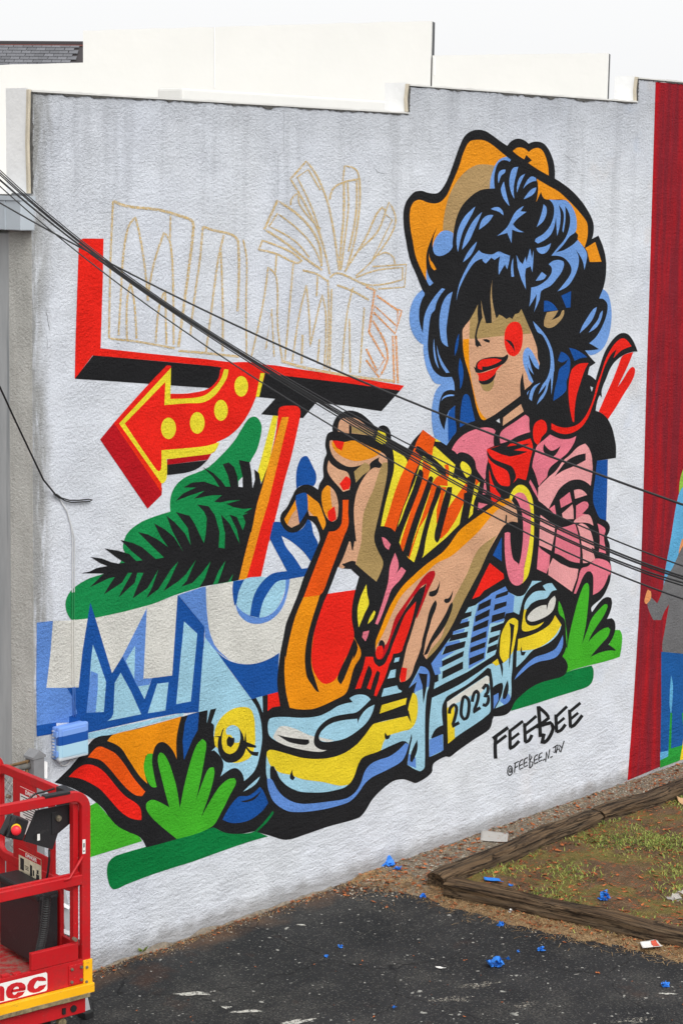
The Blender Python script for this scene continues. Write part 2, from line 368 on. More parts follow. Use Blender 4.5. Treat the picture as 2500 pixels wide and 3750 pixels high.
def liftyel(g):
    co = g.co(); b = g.mix(g.ramp(g.noise(co, 4, 4), .3, .7), lin((236, 170, 12)), lin((246, 186, 24)))
    b = g.mix(g.math('MULTIPLY', g.ramp(g.noise(g.map(co, (2, 2, 10)), 8, 6, .7), .60, .70), .7), b, lin((128, 106, 66)))
    return dict(Base_Color=b, Roughness=.45)
M['lift_yellow'] = material('worn_yellow_enamel', liftyel)
M['scrape'] = plain('scraped_metal_edge', (132, 118, 88), .75, .1, .5, 25, .003)
M['black_plastic'] = material('scuffed_black_plastic', lambda g: dict(Base_Color=g.mix(g.math('MULTIPLY', g.ramp(g.noise(g.map(g.co(), (1, 1, 2)), 12, 6, .7), .58, .75), .35), lin((34, 34, 36)), lin((90, 88, 86))), Roughness=.5, Normal=g.bump(g.noise(g.co(), 80, 3), .0015)))
M['black_rubber'] = plain('black_rubber', (24, 24, 25), .6)
M['red_plastic'] = plain('red_button', (226, 44, 54), .35, var=.04)
M['yellow_plastic'] = plain('yellow_button_ring', (244, 204, 24), .4, var=.04)
M['decal_white'] = plain('white_decal', (228, 228, 224), .5, var=.04, scale=20)
M['decal_cream'] = plain('worn_decal', (216, 206, 178), .6, var=.18, scale=30)
M['decal_red'] = plain('red_print', (190, 24, 34), .5, var=.05)
M['decal_black'] = plain('black_print', (40, 40, 42), .5, var=.1)
M['steel'] = plain('dull_bolt_steel', (150, 142, 124), .45, .7, .25, 40)
M['aluminium'] = plain('aluminium', (186, 188, 190), .38, .6, .1, 6)
M['rust'] = plain('rusty_steel', (124, 98, 66), .8, .2, .35, 18)
M['chain_wire'] = plain('galvanised_wire', (142, 140, 134), .6, .3, .3, 20)
M['box_blue'] = plain('box_mid_blue', (122, 160, 224), .4, var=.05); M['box_dark'] = plain('box_dark_blue', (24, 82, 160), .4, var=.05)
M['box_sky'] = plain('box_sky_blue', (166, 208, 226), .4, var=.05); M['box_white'] = plain('box_white', (206, 208, 210), .5, var=.05)
M['tape_blue'] = plain('blue_masking_tape', (38, 122, 216), .6, var=.15, scale=30)
M['paper'] = plain('white_paper', (226, 224, 220), .7, var=.05, scale=30)
M['paper_red'] = plain('red_printed_paper', (214, 92, 70), .7, var=.15)
M['cardboard'] = plain('cardboard', (196, 156, 112), .8, var=.1)
M['film'] = material('clear_film', lambda g: dict(Base_Color=lin((208, 204, 198)), Roughness=.35, Alpha=.55, Specular_IOR_Level=.5))

def smear(lo, hi, c):
    def f(g):
        n = g.noise(g.map(g.co(), (1, 1, 1)), 48, 5, .75)
        return dict(Base_Color=lin(c), Roughness=.8, Alpha=g.ramp(n, lo, hi))
    return f
M['smear'] = material('dried_white_paint', smear(.40, .50, (190, 188, 180))); M['scuff'] = material('chalky_scuff', smear(.50, .62, (158, 153, 142)))

def cable_on_mural(g):
    """the cable was painted over together with the mural behind it"""
    co = g.n('ShaderNodeNewGeometry', out=0); z = g.xyz(co, 2); c = lin((200, 201, 202))
    z1, z2, z3 = (float(on_wall(266, y)[2]) for y in (2168, 2268, 2515))
    c = g.mix(g.math('LESS_THAN', z, z1), c, lin((30, 138, 78))); c = g.mix(g.math('LESS_THAN', z, z2), c, lin((212, 211, 204))); c = g.mix(g.math('LESS_THAN', z, z3), c, lin((80, 128, 204)))
    return dict(Base_Color=c, Roughness=.6)
M['wall_cable'] = material('painted_over_cable', cable_on_mural)
TILES = dict(A=(1450,460),B=(1760,460),C=(1450,880),D=(1760,880),E=(1450,1200),F=(1850,1200),G=(1750,1650),H=(1330,1550),
    I=(1000,1480),J=(1000,1950),K=(1330,2000),L=(1770,2050),M=(1380,2350),N=(940,2400),O=(900,2640),P=(250,850),Q=(740,1100),
    R=(350,1340),S=(620,1480),T=(220,1850),U=(640,1950),V=(120,2200),W=(600,2380),X=(180,2560),Y=(300,2760),
    Z=(560,2680,1.713),a=(360,580,1.143),b=(940,580,1.464),c=(1740,2540,1.713),d=(2100,1200,1.3825))

def smooth_closed(pts, closed=True):
    """Catmull-Rom through the points; sharp turns stay corners."""
    n = len(pts)
    if n < 3: return pts
    def corner(i):
        a, b, c = pts[i-1], pts[i], pts[(i+1) % n]
        v1 = (b[0]-a[0], b[1]-a[1]); v2 = (c[0]-b[0], c[1]-b[1])
        l1 = math.hypot(*v1) or 1e-9; l2 = math.hypot(*v2) or 1e-9
        return (v1[0]*v2[0]+v1[1]*v2[1])/(l1*l2) < 0.55
    out = []
    rng = range(n) if closed else range(n-1)
    cor = [corner(i) for i in range(n)]
    if not closed: cor[0] = cor[-1] = True
    for i in rng:
        j = (i+1) % n
        p1, p2 = pts[i], pts[j]
        L = math.hypot(p2[0]-p1[0], p2[1]-p1[1])
        def tan(k):
            if cor[k]: return None
            a, c = pts[k-1], pts[(k+1) % n]
            d = math.hypot(c[0]-a[0], c[1]-a[1]) or 1e-9
            return ((c[0]-a[0])/d*L, (c[1]-a[1])/d*L)
        t1, t2 = tan(i), tan(j)
        ch = (p2[0]-p1[0], p2[1]-p1[1])
        if t1 is None and t2 is None:
            out.append(p1); continue
        if t1 is None: t1 = (1.5*ch[0]-.5*t2[0], 1.5*ch[1]-.5*t2[1])
        if t2 is None: t2 = (1.5*ch[0]-.5*t1[0], 1.5*ch[1]-.5*t1[1])
        m = 2 if L < 14 else (3 if L < 40 else 5)
        for k in range(m):
            t = k/m
            h0 = 2*t**3-3*t*t+1; h1 = t**3-2*t*t+t; h2 = -2*t**3+3*t*t; h3 = t**3-t*t
            out.append((h0*p1[0]+h1*t1[0]+h2*p2[0]+h3*t2[0], h0*p1[1]+h1*t1[1]+h2*p2[1]+h3*t2[1]))
    if not closed: out.append(pts[-1])
    return out

def stroke(pts, w, closed):
    pts = smooth_closed(pts, closed)
    n = len(pts); L = []; Rr = []
    for i in range(n):
        a = pts[i-1] if (closed or i) else pts[0]
        b = pts[(i+1) % n] if (closed or i < n-1) else pts[-1]
        d = math.hypot(b[0]-a[0], b[1]-a[1]) or 1e-9
        nx, ny = -(b[1]-a[1])/d, (b[0]-a[0])/d
        h = w/2
        L.append((pts[i][0]+nx*h, pts[i][1]+ny*h)); Rr.append((pts[i][0]-nx*h, pts[i][1]-ny*h))
    quads = []
    for i in range(n if closed else n-1):
        j = (i+1) % n
        quads.append([L[i], L[j], Rr[j], Rr[i]])
    return quads

def parse_mural(text):
    """-> list of (part, colour, [rings])"""
    shapes = []; part = None
    for line in text.strip().splitlines():
        if line.startswith('#'):
            part = line[1:].split(); part = (part[0], part[1]); continue
        tok = line.split(); col, mode = tok[0], tok[1]
        pts = []; tile = None
        for t in tok[2:]:
            if t[0] == '@': tile = TILES[t[1:]]; continue
            x, y = t.split(','); s = tile[2] if len(tile) > 2 else 2.998
            pts.append((float(x)/s, float(y)/s, tile))
        if mode == 'e':
            (cx, cy, tl), (rx, ry, _) = pts
            ring = [(tl[0]+cx+rx*math.cos(k*math.tau/32), tl[1]+cy+ry*math.sin(k*math.tau/32)) for k in range(32)]
            shapes.append((part, col, [ring])); continue
        pts = [(p[0]+p[2][0], p[1]+p[2][1]) for p in pts]
        if mode == 'p': rings = [pts]
        elif mode == 's': rings = [smooth_closed(pts)]
        else: rings = stroke(pts, float(mode[1:]), mode[0] == 'L')
        shapes.append((part, col, rings))
    return shapes
MURAL = """
#P sign
BLK p @P 275,1352 1568,1470 @Q 800,815 1568,905 @E 40,690 @I 1185,77 @Q 1568,1155 1250,1120 1105,1292 645,1250 800,1080 590,1058 @R 1220,240 575,195 0,155 @P 72,1610
RED p @P 118,90 165,70 387,72 380,500 355,1275 900,1335 @Q 0,640 350,683 790,712 1100,760 1568,830 @E 85,637 40,690 @Q 1568,905 1200,862 800,815 600,785 @P 1568,1470 1090,1424 270,1352 72,1612 80,1200 100,600
#P arrow
DRED p @R 50,808 200,625 730,1340 725,1415 570,1568
RED2 p @R 200,625 262,635 725,1290 722,1385
RED s @R 775,0 200,625 725,1290 775,1235 780,1020 1275,960 1350,845 @Q 150,1558 300,1485 430,1360 530,1200 590,1060 650,930 685,795 640,690 350,680 212,735 180,850 110,940 30,985 @R 1120,285 1000,302 820,305 828,0
YEL s @R 828,20 258,632 720,1288 745,1285 780,1230 780,1020 1270,960 1360,835 1200,880 900,910 722,925 718,1130 695,1158 660,1130 320,632 765,175 755,430 1000,410 1180,400 1300,330 1380,230 1440,130 1458,40 1410,35 1370,150 1300,240 1200,320 1080,350 820,362
YEL p @Q 640,797 685,800 625,1058 588,1058
DRED p @R 785,1025 1270,965 1230,1030 785,1085
BLK s @R 785,1085 1225,1035 1130,1120 1020,1165 900,1185 785,1197
YEL e @R 800,685 82,118
YEL e @R 1115,625 81,119
YEL e @R 1375,487 75,115
YEL e @Q 428,943 75,113
#P palm_frond
GRN s @S 920,135 970,155 1010,230 1005,330 960,500 885,650 880,900 1010,910 900,1400 @U 700,522 640,535 309,590 @T 1568,890 1250,990 1000,1090 700,1170 400,1235 250,1262 140,1265 85,1200 62,1120 65,1040 110,950 200,870 330,800 470,755 600,700 710,530 690,470 700,400 730,320 800,245 930,165 1080,110 1210,70 @S 8,1080 25,980 80,880 180,800 330,740 430,690 600,530 720,390 800,260 860,170
WHT p @S 803,795 757,845 757,908 805,912
WHT p @S 880,635 960,610 932,715 940,830 912,925 900,760
YEL p @S 1135,125 1190,130 1145,380 1095,630 1015,880 1000,830 970,740 1060,400
BLK p @S 365,690 480,755 570,840 615,905 668,905 640,780 585,660 650,638 710,690 745,790 757,908 805,912 803,800 760,612 880,635 900,760 912,925 940,830 932,715 985,760 1005,880 1085,660 1000,980 945,1170 880,1190 810,1200 905,1143 800,1150 700,1130 625,1095 780,1052 650,1060 560,1080 490,1072 575,1000 470,1000 265,1040 385,950 230,1000 65,1065 150,980 290,915 155,915 250,860 380,850 470,880 550,910 480,800
BLK p @T 228,747 320,730 400,690 520,668 430,630 335,567 460,585 560,625 640,640 710,632 600,560 490,475 640,500 760,535 835,612 905,605 780,500 662,380 800,415 900,460 1050,590 1140,575 1000,440 855,295 960,320 1060,370 1185,460 1100,340 1030,197 1150,265 1250,350 1350,510 1230,280 1165,112 1260,190 1370,310 1435,440 1400,250 1270,75 1420,115 1480,210 @U 300,80 320,115 340,0 @S 410,1250 380,1180 305,1100 430,1120 500,1220 550,1400 @U 480,165 545,175 550,0 @S 605,1400 565,1210 660,1310 770,1530 740,1380 660,1210 740,1240 805,1385 835,1300 805,1220 880,1185 945,1170 900,1400 865,1568 @U 700,522 640,533 615,530 640,455 585,540 470,562 510,450 555,310 480,420 420,570 270,600 330,500 392,318 290,450 190,555 70,595 130,530 232,300 160,400 @T 1380,760 1290,840 1135,945 1200,830 1297,618 1220,700 1080,920 945,1022 1010,900 1080,703 1030,790 960,910 795,1025 840,910 915,742 848,742 820,850 640,1015 700,900 790,742 745,742 680,850 480,980 540,880 600,790 540,800 320,905 400,830 480,750
#P post
RED s @Q 840,1190 870,1165 950,1155 1040,1162 1072,1195 1075,1260 @S 1400,300 1330,600 1265,830 1180,1180 1095,1520 @U 1040,60 945,480 780,510 700,520 760,270 830,0 @S 900,1400 960,1100 1020,900 1110,560 1165,330 1190,140
ORG p @S 1235,143 1310,140 1200,600 1090,1060 990,1390 @U 860,250 785,510 700,520 760,270 830,0 @S 900,1400 960,1100 1020,900 1110,560
#P lettering
CRM p @V 225,222 450,215 @T 140,1262 400,1235 700,1170 1000,1090 1295,980 1300,1500 @V 1530,840 1200,900 1230,1080 880,1000 500,955 150,955
MB p @V 45,240 222,220 195,580 150,955 375,958 450,1080 490,1240 520,1250 520,1330 190,1345 45,1375 40,900
DB p @V 40,1370 260,1335 260,1455 45,1490
DB p @V 632,18 690,200 870,795 985,610 1230,1075 1310,848 1530,820 @T 1255,1500 1290,985 @U 40,690 325,1035 320,1200 @W 420,150 380,680 220,695 129,700 @V 1300,1290 575,1455 400,1480 400,1270 490,1240 450,1080 375,955 505,950 545,560
MB p @V 1252,80 1215,855 1310,850 1275,930 1150,940 985,610
SKY p @V 660,480 720,640 805,890 780,1220 590,1230 625,900 640,650
MB p @V 638,770 715,800 715,960 690,1225 590,1230 620,950
SKY p @V 1125,490 1115,860 1020,660
SKY p @V 965,790 1080,1000 1190,1245 820,1320 860,1290 885,1240 900,900
SKY p @V 1155,940 1285,920 1225,1080
SKY p @V 1365,910 1490,895 1455,1205 1262,1235
SKY p @T 1360,1275 1505,1410 @W 350,0 295,565 135,595 190,0 @T 1340,1500
SKY p @U 330,1150 430,1270 640,1568 @W 960,540 980,720 600,700 380,685 @W 430,0
SKY p @V 400,1490 575,1460 1000,1370 1568,1250 @W 220,690 210,720 @X 1480,180 1200,250 700,385 510,425 400,445 380,400
MB p @U 40,685 300,600 340,595 345,800 370,1030 430,1230 590,1400 430,1280 330,1150 325,1035
CRM s @U 340,595 640,535 632,650 650,800 720,920 820,990 910,1005 1040,970 1150,870 1220,750 1250,600 1258,515 1420,485 1340,700 1250,930 1200,1100 1160,1310 1000,1410 800,1447 620,1400 470,1280 390,1120 360,950 345,750
DB s @W 565,5 700,110 850,155 1000,150 1150,100 1265,30 1248,300 1252,465 960,540
SKY s @U 760,515 940,485 1000,490 1230,500 1215,600 1140,800 1040,900 920,935 825,910 730,860 675,780 700,650
DB s @U 640,535 760,518 700,650 675,780 655,800 632,650
MB s @U 665,780 730,860 825,915 920,935 1030,910 1130,820 1200,680 1215,515 1260,510 1240,640 1180,820 1080,940 980,990 900,1003 800,985 710,910
DB s @U 825,915 850,750 890,640 960,540 1050,460 1130,435 1230,425 1180,330 1110,200 1040,65 @S 1100,1470 1140,1295 1225,1300 @I 150,1390 290,1385 375,1265 412,1290 440,1420 490,1540 @J 440,250 380,390 340,480 @U 1420,480 1230,515 1120,540 1020,660 960,780 925,935
WHT s @U 1170,35 1280,100 1400,200 1490,315 1455,390 1390,397 1300,260 1220,160
DB s @I 255,930 250,800 262,700 300,600 340,570 375,575 430,680 470,770 465,860 440,900 380,885 300,895
#P plant.a
LGR s @L 905,1235 920,1165 900,1105 860,1060 890,1000 1000,900 1365,935 1410,860 1440,770 1490,770 1515,830 1510,950 1490,1065 1350,1110 1150,1160 1000,1200
DGR s @L 905,1235 1180,1160 1203,1220 1190,1330 1140,1390 1000,1440 760,1515 600,1568 @M 1568,730 1465,760 @L 340,1560 430,1470 520,1400 620,1350 760,1310 860,1280
#P plant.b
LGR s @Y 60,585 160,535 230,610 310,710 390,795 500,855 620,905 660,960 400,1040 60,1145
DGR s @Y 340,1140 400,1110 700,1022 1030,935 1430,800 @Z 375,595 450,632 540,640 640,622 700,560 750,495 755,510 720,560 645,625 722,655 600,690 440,745 40,890 @Y 1200,1190 820,1310 500,1430 370,1487 320,1470 290,1400 275,1290 290,1200
#P halo.a
LB s @C 285,540 220,600 170,690 145,800 145,900 170,1000 215,1080 265,1130 297,1143 295,1200 305,1290 330,1400 370,1490 @E 420,605 490,622 440,680 410,760 390,880 387,1000 400,1130 430,1220 490,1255 550,1293 700,1100 700,600 @C 600,1000 450,550 330,480
#P halo.b
LB s @D 1335,535 1385,580 1415,670 1430,800 1420,950 1390,1080 1340,1180 1270,1240 1200,1262 1140,1210 1100,1000 1200,700
#P blue_panel
DB p @G 1270,115 1418,97 1415,300 1400,800 1330,800 1200,600
#P halo.a
LB s @C 500,520 540,532 470,625 430,710 345,900 340,1140 280,1130 270,1000 285,880 370,690 440,590
#P outline
BLK s @C 310,590 285,545 215,370 155,230 120,90 @A 105,1259 90,1180 78,1060 80,930 105,840 150,775 205,725 280,716 340,735 400,745 455,738 500,695 555,600 610,460 655,330 700,210 745,120 810,65 890,45 970,58 1050,105 1130,165 1215,222 1260,170 1330,142 1400,160 1450,200 @B 555,183 620,175 690,200 750,280 795,400 808,500 807,580 900,640 1000,720 1100,830 1180,950 1225,1050 1235,1130 1225,1210 1212,1245 1285,1207 1330,1310 1360,1420 1370,1500 @D 1372,260 1365,400 1340,520 1300,620 1295,640 1340,645 1380,690 1385,760 1365,850 1320,960 1260,1060 1185,1130 1230,1155 1290,1195 1230,1205 1140,1210 1190,1275 1255,1345 1210,1375 @F 920,430 900,515 940,535 985,575 965,700 1000,780 980,910 1050,940 1115,1000 1165,1100 1195,1220 1208,1300 1208,1428 1120,1443 1000,1460 @G 1300,115 1280,300 1258,470 1260,570 1290,660 1330,740 1400,770 1440,830 1430,900 1410,940 1440,1040 1440,1180 1458,1300 1450,1380 @L 1380,240 1335,350 1290,420 1180,520 1185,575 1290,440 1350,408 1395,420 1405,480 1385,570 1350,650 1400,640 1435,680 1440,770 1410,860 1365,930 1440,985 1440,1000 1300,1010 1160,1075 1000,1000 860,1060 900,1110 922,1170 910,1230 860,1280 760,1310 620,1350 520,1400 430,1470 340,1560 @M 1460,760 1410,800 1350,815 1265,820 1255,900 1225,965 1050,1080 880,1200 795,1265 750,1260 650,1310 610,1350 595,1440 430,1550 370,1535 290,1510 200,1520 129,1559 @O 1450,790 1380,870 1300,1000 1230,1065 900,1160 640,1250 440,1305 250,1255 100,1215 300,1000 200,700 170,400 @N 62,640 62,445 232,405 222,300 225,220 @J 60,1450 80,1300 110,1150 140,1000 200,850 270,680 330,500 380,390 440,250 500,110 @I 490,1540 510,1470 480,1360 430,1290 375,1265 340,1330 280,1390 210,1412 150,1395 100,1340 75,1270 90,1200 150,1130 210,1010 250,935 320,890 380,883 440,905 490,940 510,870 550,800 545,700 560,600 585,540 570,460 578,370 600,320 650,300 650,240 680,160 740,100 820,70 900,78 980,115 1060,185 1140,270 1170,240 1210,232 1260,260 1290,330 1300,400 @H 480,285 560,170 635,92 650,70 780,165 850,205 910,245 @E 550,1293 610,1200 655,1140 640,970 645,855 580,910 555,970 535,1060 525,1125 500,1080 475,1010 463,930 468,850 485,770 520,710 580,683 638,690 630,600 605,540 @C 540,1502 480,1490 410,1430 370,1340 348,1230 343,1130 352,1000 365,880 385,805 420,765 435,700 470,620 535,535 500,525 440,590 370,690 320,790 300,880 290,1018 258,920 248,830 255,730 285,640
WHT p @E 1092,1022 1130,995 1137,1050
WHT p @F 925,640 958,655 942,705
BLK s @X 60,915 120,860 240,740 380,570 510,425 705,388 1525,175 @W 265,712 385,680 575,640 960,540 1085,505 1140,490 1250,470 1300,640 @O 440,1200 440,1305 250,1255 100,1215 @Z 640,622 540,640 450,632 395,606 375,600 145,674 @Y 706,1030 640,920 500,855 390,795 310,710 230,600 150,530 60,460 @X 360,1030 250,975
DGR s @Z 640,622 700,560 750,495 757,508 720,560 650,628
#P hat
ORG s @A 820,165 900,155 970,165 1050,210 1130,275 1210,340 1150,400 1080,440 1040,700 700,900 630,1180 600,1350 430,1345 350,1420 @C 332,320 328,440 265,310 210,170 @A 178,1259 155,1130 145,1000 155,910 185,845 225,818 270,815 330,840 400,855 460,848 510,815 560,750 600,660 650,540 690,440 720,340 755,250 785,195
TAN s @A 1075,440 1000,427 900,428 820,460 740,520 670,600 610,700 565,810 535,930 515,1050 510,1150 630,1180 700,950 1060,740
ORG s @B 608,583 720,650 850,725 940,805 1030,895 1110,990 1155,1055 1168,1110 1165,1220 1130,1345 1000,1250 900,1000 600,850
ORG s @B 345,280 390,245 440,240 490,260 520,290 570,255 630,245 680,285 715,370 735,460 740,548 620,480 515,410 555,380 495,322 470,370 400,325
ORG p @B 1140,1345 1250,1278 1320,1495 1190,1497 1165,1390
#P hair
BLK s @A 447,1113 405,1190 365,1290 335,1380 326,1460 @C 330,310 345,380 480,480 900,700 1300,500 @B 1000,1500 1140,1360 1125,1330 1058,1250 1062,1200 1035,1165 1048,1080 1040,1000 1000,900 930,820 745,812 690,800 655,725 603,840 605,580 400,380 @A 1255,375 1240,397 1150,382 1100,420 1075,500 1070,600 1080,692 950,700 870,735 790,800 720,880 670,980 640,1090 625,1190 625,1340 500,1400 400,1350 395,1300 405,1230
LB s @A 1210,340 1255,375 1240,397 1200,380 1150,385 1105,430 1078,520 1070,600 1078,690 1025,692 1030,600 1055,500 1090,420 1140,365
LB s @A 1195,483 1190,515 1150,550 1120,632 1113,600 1120,520 1150,488
LB s @A 1335,453 1315,530 1290,640 1285,720 1292,803 1260,740 1238,640 1245,550 1275,470
LB s @A 1410,530 1370,610 1320,738 1325,640 1355,565
LB s @B 600,575 605,608 560,615 500,650 460,693 490,625 530,570 560,558
LB s @B 603,678 590,730 540,775 465,808 500,755 550,700
LB s @A 1178,612 1195,700 1215,790 1240,885 1175,800 1145,700 1160,650
LB s @A 865,887 830,970 780,1060 730,1160 700,1260 675,1385 660,1300 665,1190 700,1080 760,985
LB s @A 938,950 900,1040 850,1150 800,1260 720,1362 735,1280 770,1180 820,1080 880,1000
LB s @A 1062,982 1010,1060 905,1143 925,1060 960,1010 1010,982
LB s @A 1035,915 1080,895 1130,900 1165,940 1173,985 1120,945 1070,930
LB s @A 1395,883 1360,940 1425,947 1330,1020 1278,1082 1320,1130 1397,1170 1330,1165 1268,1140 1262,1290 1215,1178 1105,1210 1200,1130 1240,1070 1290,970 1340,915
LB s @A 540,1150 590,1160 625,1185 615,1280 612,1340 560,1400 480,1432 425,1415 400,1350 410,1280 440,1220 490,1165
LB s @A 882,1272 860,1340 810,1430 730,1500 760,1430 810,1350
LB s @C 905,108 945,140 1050,155 1120,122 1180,145 1245,170 1235,240 1213,318 1190,265 1155,320 1122,380 1120,290 1135,175 1075,215 1040,190 980,255 950,230 940,200 860,240 790,330 720,460 680,560 657,665 670,560 700,450 760,320 830,200
LB s @C 1280,195 1282,320 1300,450 1340,550 1382,643 1310,560 1270,450 1255,330 1265,240
LB p @C 1315,160 1350,230 1385,262 1415,180 1425,240 1465,88 1485,200 1503,110 1500,230 1490,350 1470,285 1420,310 1410,380 1420,540 1370,430 1330,300
LB s @B 683,863 715,900 715,970 680,1050 608,1112 640,1030 670,930
LB s @B 745,812 850,818 930,820 990,880 1035,980 1048,1080 1033,1168 970,1215 900,1310 815,1395 770,1427 830,1350 920,1240 965,1120 975,1010 950,930 920,885 925,990 915,1100 900,1175 890,1150 905,1040 900,950 850,870 870,980 860,1110 832,1210 825,1100 820,1000 800,1110 760,1200 690,1260 620,1295 588,1270 600,1240 680,1190 750,1110 790,1010 800,910 780,850
LB s @B 605,1345 700,1325 765,1290 745,1350 710,1395 660,1408 620,1380
LB s @B 1058,1253 1130,1345 1160,1410 @D 1155,220 1130,325 1110,220 1035,100 1070,190 1062,290 1020,400 950,500 835,562 920,460 975,380 990,320 970,260 910,195 850,172 770,168 @B 815,1395 900,1370 1000,1310
LB s @D 740,262 790,225 850,215 900,230 908,270 880,350 830,420 760,500 660,555 640,650 577,790 600,690 608,590 570,660 527,727 540,630 548,518 620,500 700,450 760,380 775,310
LB s @D 665,347 715,385 680,430 597,443 630,395
DB p @D 985,558 978,737 932,740 878,608
DB s @D 685,783 690,665 730,665 790,700 840,768
TAN s @D 720,790 845,770 810,830 772,875 860,830 885,775 908,765 905,820 870,880 800,945 735,962 690,940 690,880
LB s @D 567,887 630,950 710,1050 760,1150 785,1230 800,1350 800,1440 @F 525,480 515,600 498,735 497,640 495,545 470,610 450,690 410,770 340,843 370,770 420,700 445,620 400,680 355,735 400,630 450,560 485,450 490,330 470,220 400,80 @D 620,1010
LB s @D 1268,733 1250,800 1200,900 1080,1020 1110,940 1170,840 1230,755
LB s @D 1333,770 1320,850 1270,950 1180,1012 1220,950 1280,870 1305,800
DB s @F 605,262 660,290 700,340 707,400 690,520 665,590 660,690 520,805 535,690 570,540 590,450 650,400 685,340 620,380 570,360
DB s @F 695,222 780,245 895,325 820,335 755,365 720,280
LB s @E 632,735 632,750 570,755 520,775 490,805 515,760 570,735
LB s @C 615,565 590,680 570,800 555,900 548,1000 565,1170 500,1120 478,1020 470,900 480,790 510,680 560,600
LB s @C 412,1080 420,1190 440,1310 467,1412 425,1330 405,1200
LB s @C 443,1150 470,1260 520,1360 582,1452 545,1455 490,1370 455,1260
ORG s @C 355,140 370,210 400,250 437,318 415,330 380,290 358,210
LB s @C 332,310 345,370 375,430 405,468 365,503 330,435
DB s @E 685,65 680,170 660,260 640,310 640,230 660,130
DB s @E 695,330 720,400 735,500 720,620 695,680 695,580 680,470
DB s @E 740,740 775,728 800,760 830,880 862,1022 780,1050 695,1095 700,960 715,830
DB s @E 645,857 640,960 655,1080 655,1140 610,1200 568,1255 565,1100 567,960 590,900
#P face
SKN s @C 725,985 735,965 830,830 1000,760 1370,755 1440,920 1500,1060 1540,1180 1552,1300 @E 1570,400 1490,605 1405,685 1360,745 1180,880 1060,965 985,1005 955,1015 925,995 880,880 845,720 800,520 750,350 730,220 725,100
OLV p @C 805,870 890,705 1370,755 1440,920 1478,1025 1300,1035 1100,1055 900,1080 797,1080
OR2 s @E 730,127 797,120 800,400 820,560 850,700 890,850 930,940 990,1005 955,1015 925,995 880,880 845,720 800,520 750,350 730,220
BLK p @C 725,968 800,880 860,775 893,702 888,800 895,890 870,990 858,1060 865,1150 890,1178 905,1160 935,1165 915,1125 890,1090 880,1050 890,990 920,900 940,850 985,912 1048,908 1045,880 1095,865 1125,815 1160,830 1205,865 1240,845 1270,865 1300,810 1340,800 1370,755 1450,600 1300,400 800,400
TAN p @C 928,655 945,760 980,905 945,860 935,790
TAN s @C 1053,425 1045,520 1050,640 1070,760 1098,868 1045,905 1040,780 1030,640 1038,520
BLK s @C 943,1090 990,1085 1025,1100 1020,1125 980,1115
RED s @C 1300,893 1350,910 1380,980 1385,1060 1375,1160 1340,1240 1290,1275 1230,1250 1190,1160 1183,1060 1200,970 1245,910
BLK s @C 1190,1088 1250,1105 1285,1150 1297,1225 1260,1160
OLV s @E 920,620 1000,615 1070,570 1065,630 1030,690 990,700 950,680
BLK s @E 845,425 865,440 885,380 950,340 1050,320 1170,320 1215,290 1225,310 1215,350 1170,400 1100,435 1000,470 910,498 870,490
RED s @E 895,450 890,400 930,355 975,345 1080,338 1155,355 1100,390 1000,425 940,425 938,465
BLK s @E 1090,475 1085,530 1040,600 970,625 915,610 900,570
RED s @E 880,500 940,495 1060,455 1165,400 1100,470 1070,520 1000,570 940,585 900,572 900,530
BLK p @E 1430,400 1455,290 1560,440 1610,620 1490,600
LB s @C 1440,1172 1400,1210 1385,1290 1400,1390 1440,1490 @E 1450,570 1490,610 1500,590 1460,500 1430,400 1460,460 1505,515 1480,440 1455,340 1450,290 1480,360 1520,430 1560,458 1560,400 1520,320 1480,250
BLK s @E 1388,490 1395,600 1405,685 1360,745 1355,640 1365,560
SKN p @E 1365,838 1395,920 1165,1078 1172,985
LB s @F 380,605 330,660 300,730 285,805 255,780 270,700 310,640
LB p @F 258,685 235,742 232,715
#P scarf
RED s @F 1275,315 1330,285 1397,268 1350,390 1290,520 1225,655 1290,560 1350,460 1390,428 1415,450 1410,520 1370,610 1300,720 1210,870 1120,1005 1080,960 1020,920 1080,780 1170,580 1240,400
BLK s @F 1445,262 1405,160 1350,80 1290,57 1225,80 1150,160 1080,280 1035,410 1000,520 985,575 940,540 900,515 860,700 900,900 985,910 1005,800 1030,740 1055,765 1053,680 1100,560 1150,440 1210,360 1300,295 1390,265
WHT p @F 925,640 958,655 942,705
RED s @F 1378,205 1320,130 1270,118 1210,160 1150,240 1090,360 1045,500 1000,620 965,760 920,880 860,990 790,1060 690,1095 590,1090 500,1047 500,1115 580,1155 660,1168 750,1145 830,1090 900,990 950,860 990,740 1030,600 1080,440 1150,300 1215,235 1180,335 1260,255 1330,220
RED s @F 905,388 860,480 820,600 775,750 755,900 750,1035 735,1035 710,930 690,780 690,620 715,480 750,430 810,395
RED s @F 385,1008 430,1030 452,1100 440,1150 395,1200 370,1260 350,1288 310,1240 298,1140 320,1050
#P blouse
PK s @E 605,1340 650,1260 730,1180 850,1120 960,1095 1050,1105 1088,1135 1070,1180 1065,1250 1070,1300 1000,1330 990,1360 1003,1450 985,1530 980,1640 965,1670 900,1590 875,1540 860,1460 810,1400 740,1370 690,1370 665,1390 640,1360
PK p @G 75,320 95,480 45,480
PK p @G 0,570 100,590 0,655
PK s @E 1412,955 1455,990 1455,1060 1465,1145 1330,1190 1240,1240 1140,1272 1133,1175 1170,1120 1290,1040
RED s @E 990,1335 1020,1325 1150,1290 1300,1265 1470,1215 1495,1310 1480,1400 @G 570,90 545,220 520,325 430,300 350,380 290,395 230,370 245,490 215,545 150,580 130,460 118,250 110,130 100,60
BLK p @E 1020,1330 1150,1290 1250,1270 1215,1305 1340,1285 1470,1272 1380,1315 1290,1345 1440,1360 1350,1395 1245,1415 1150,1390
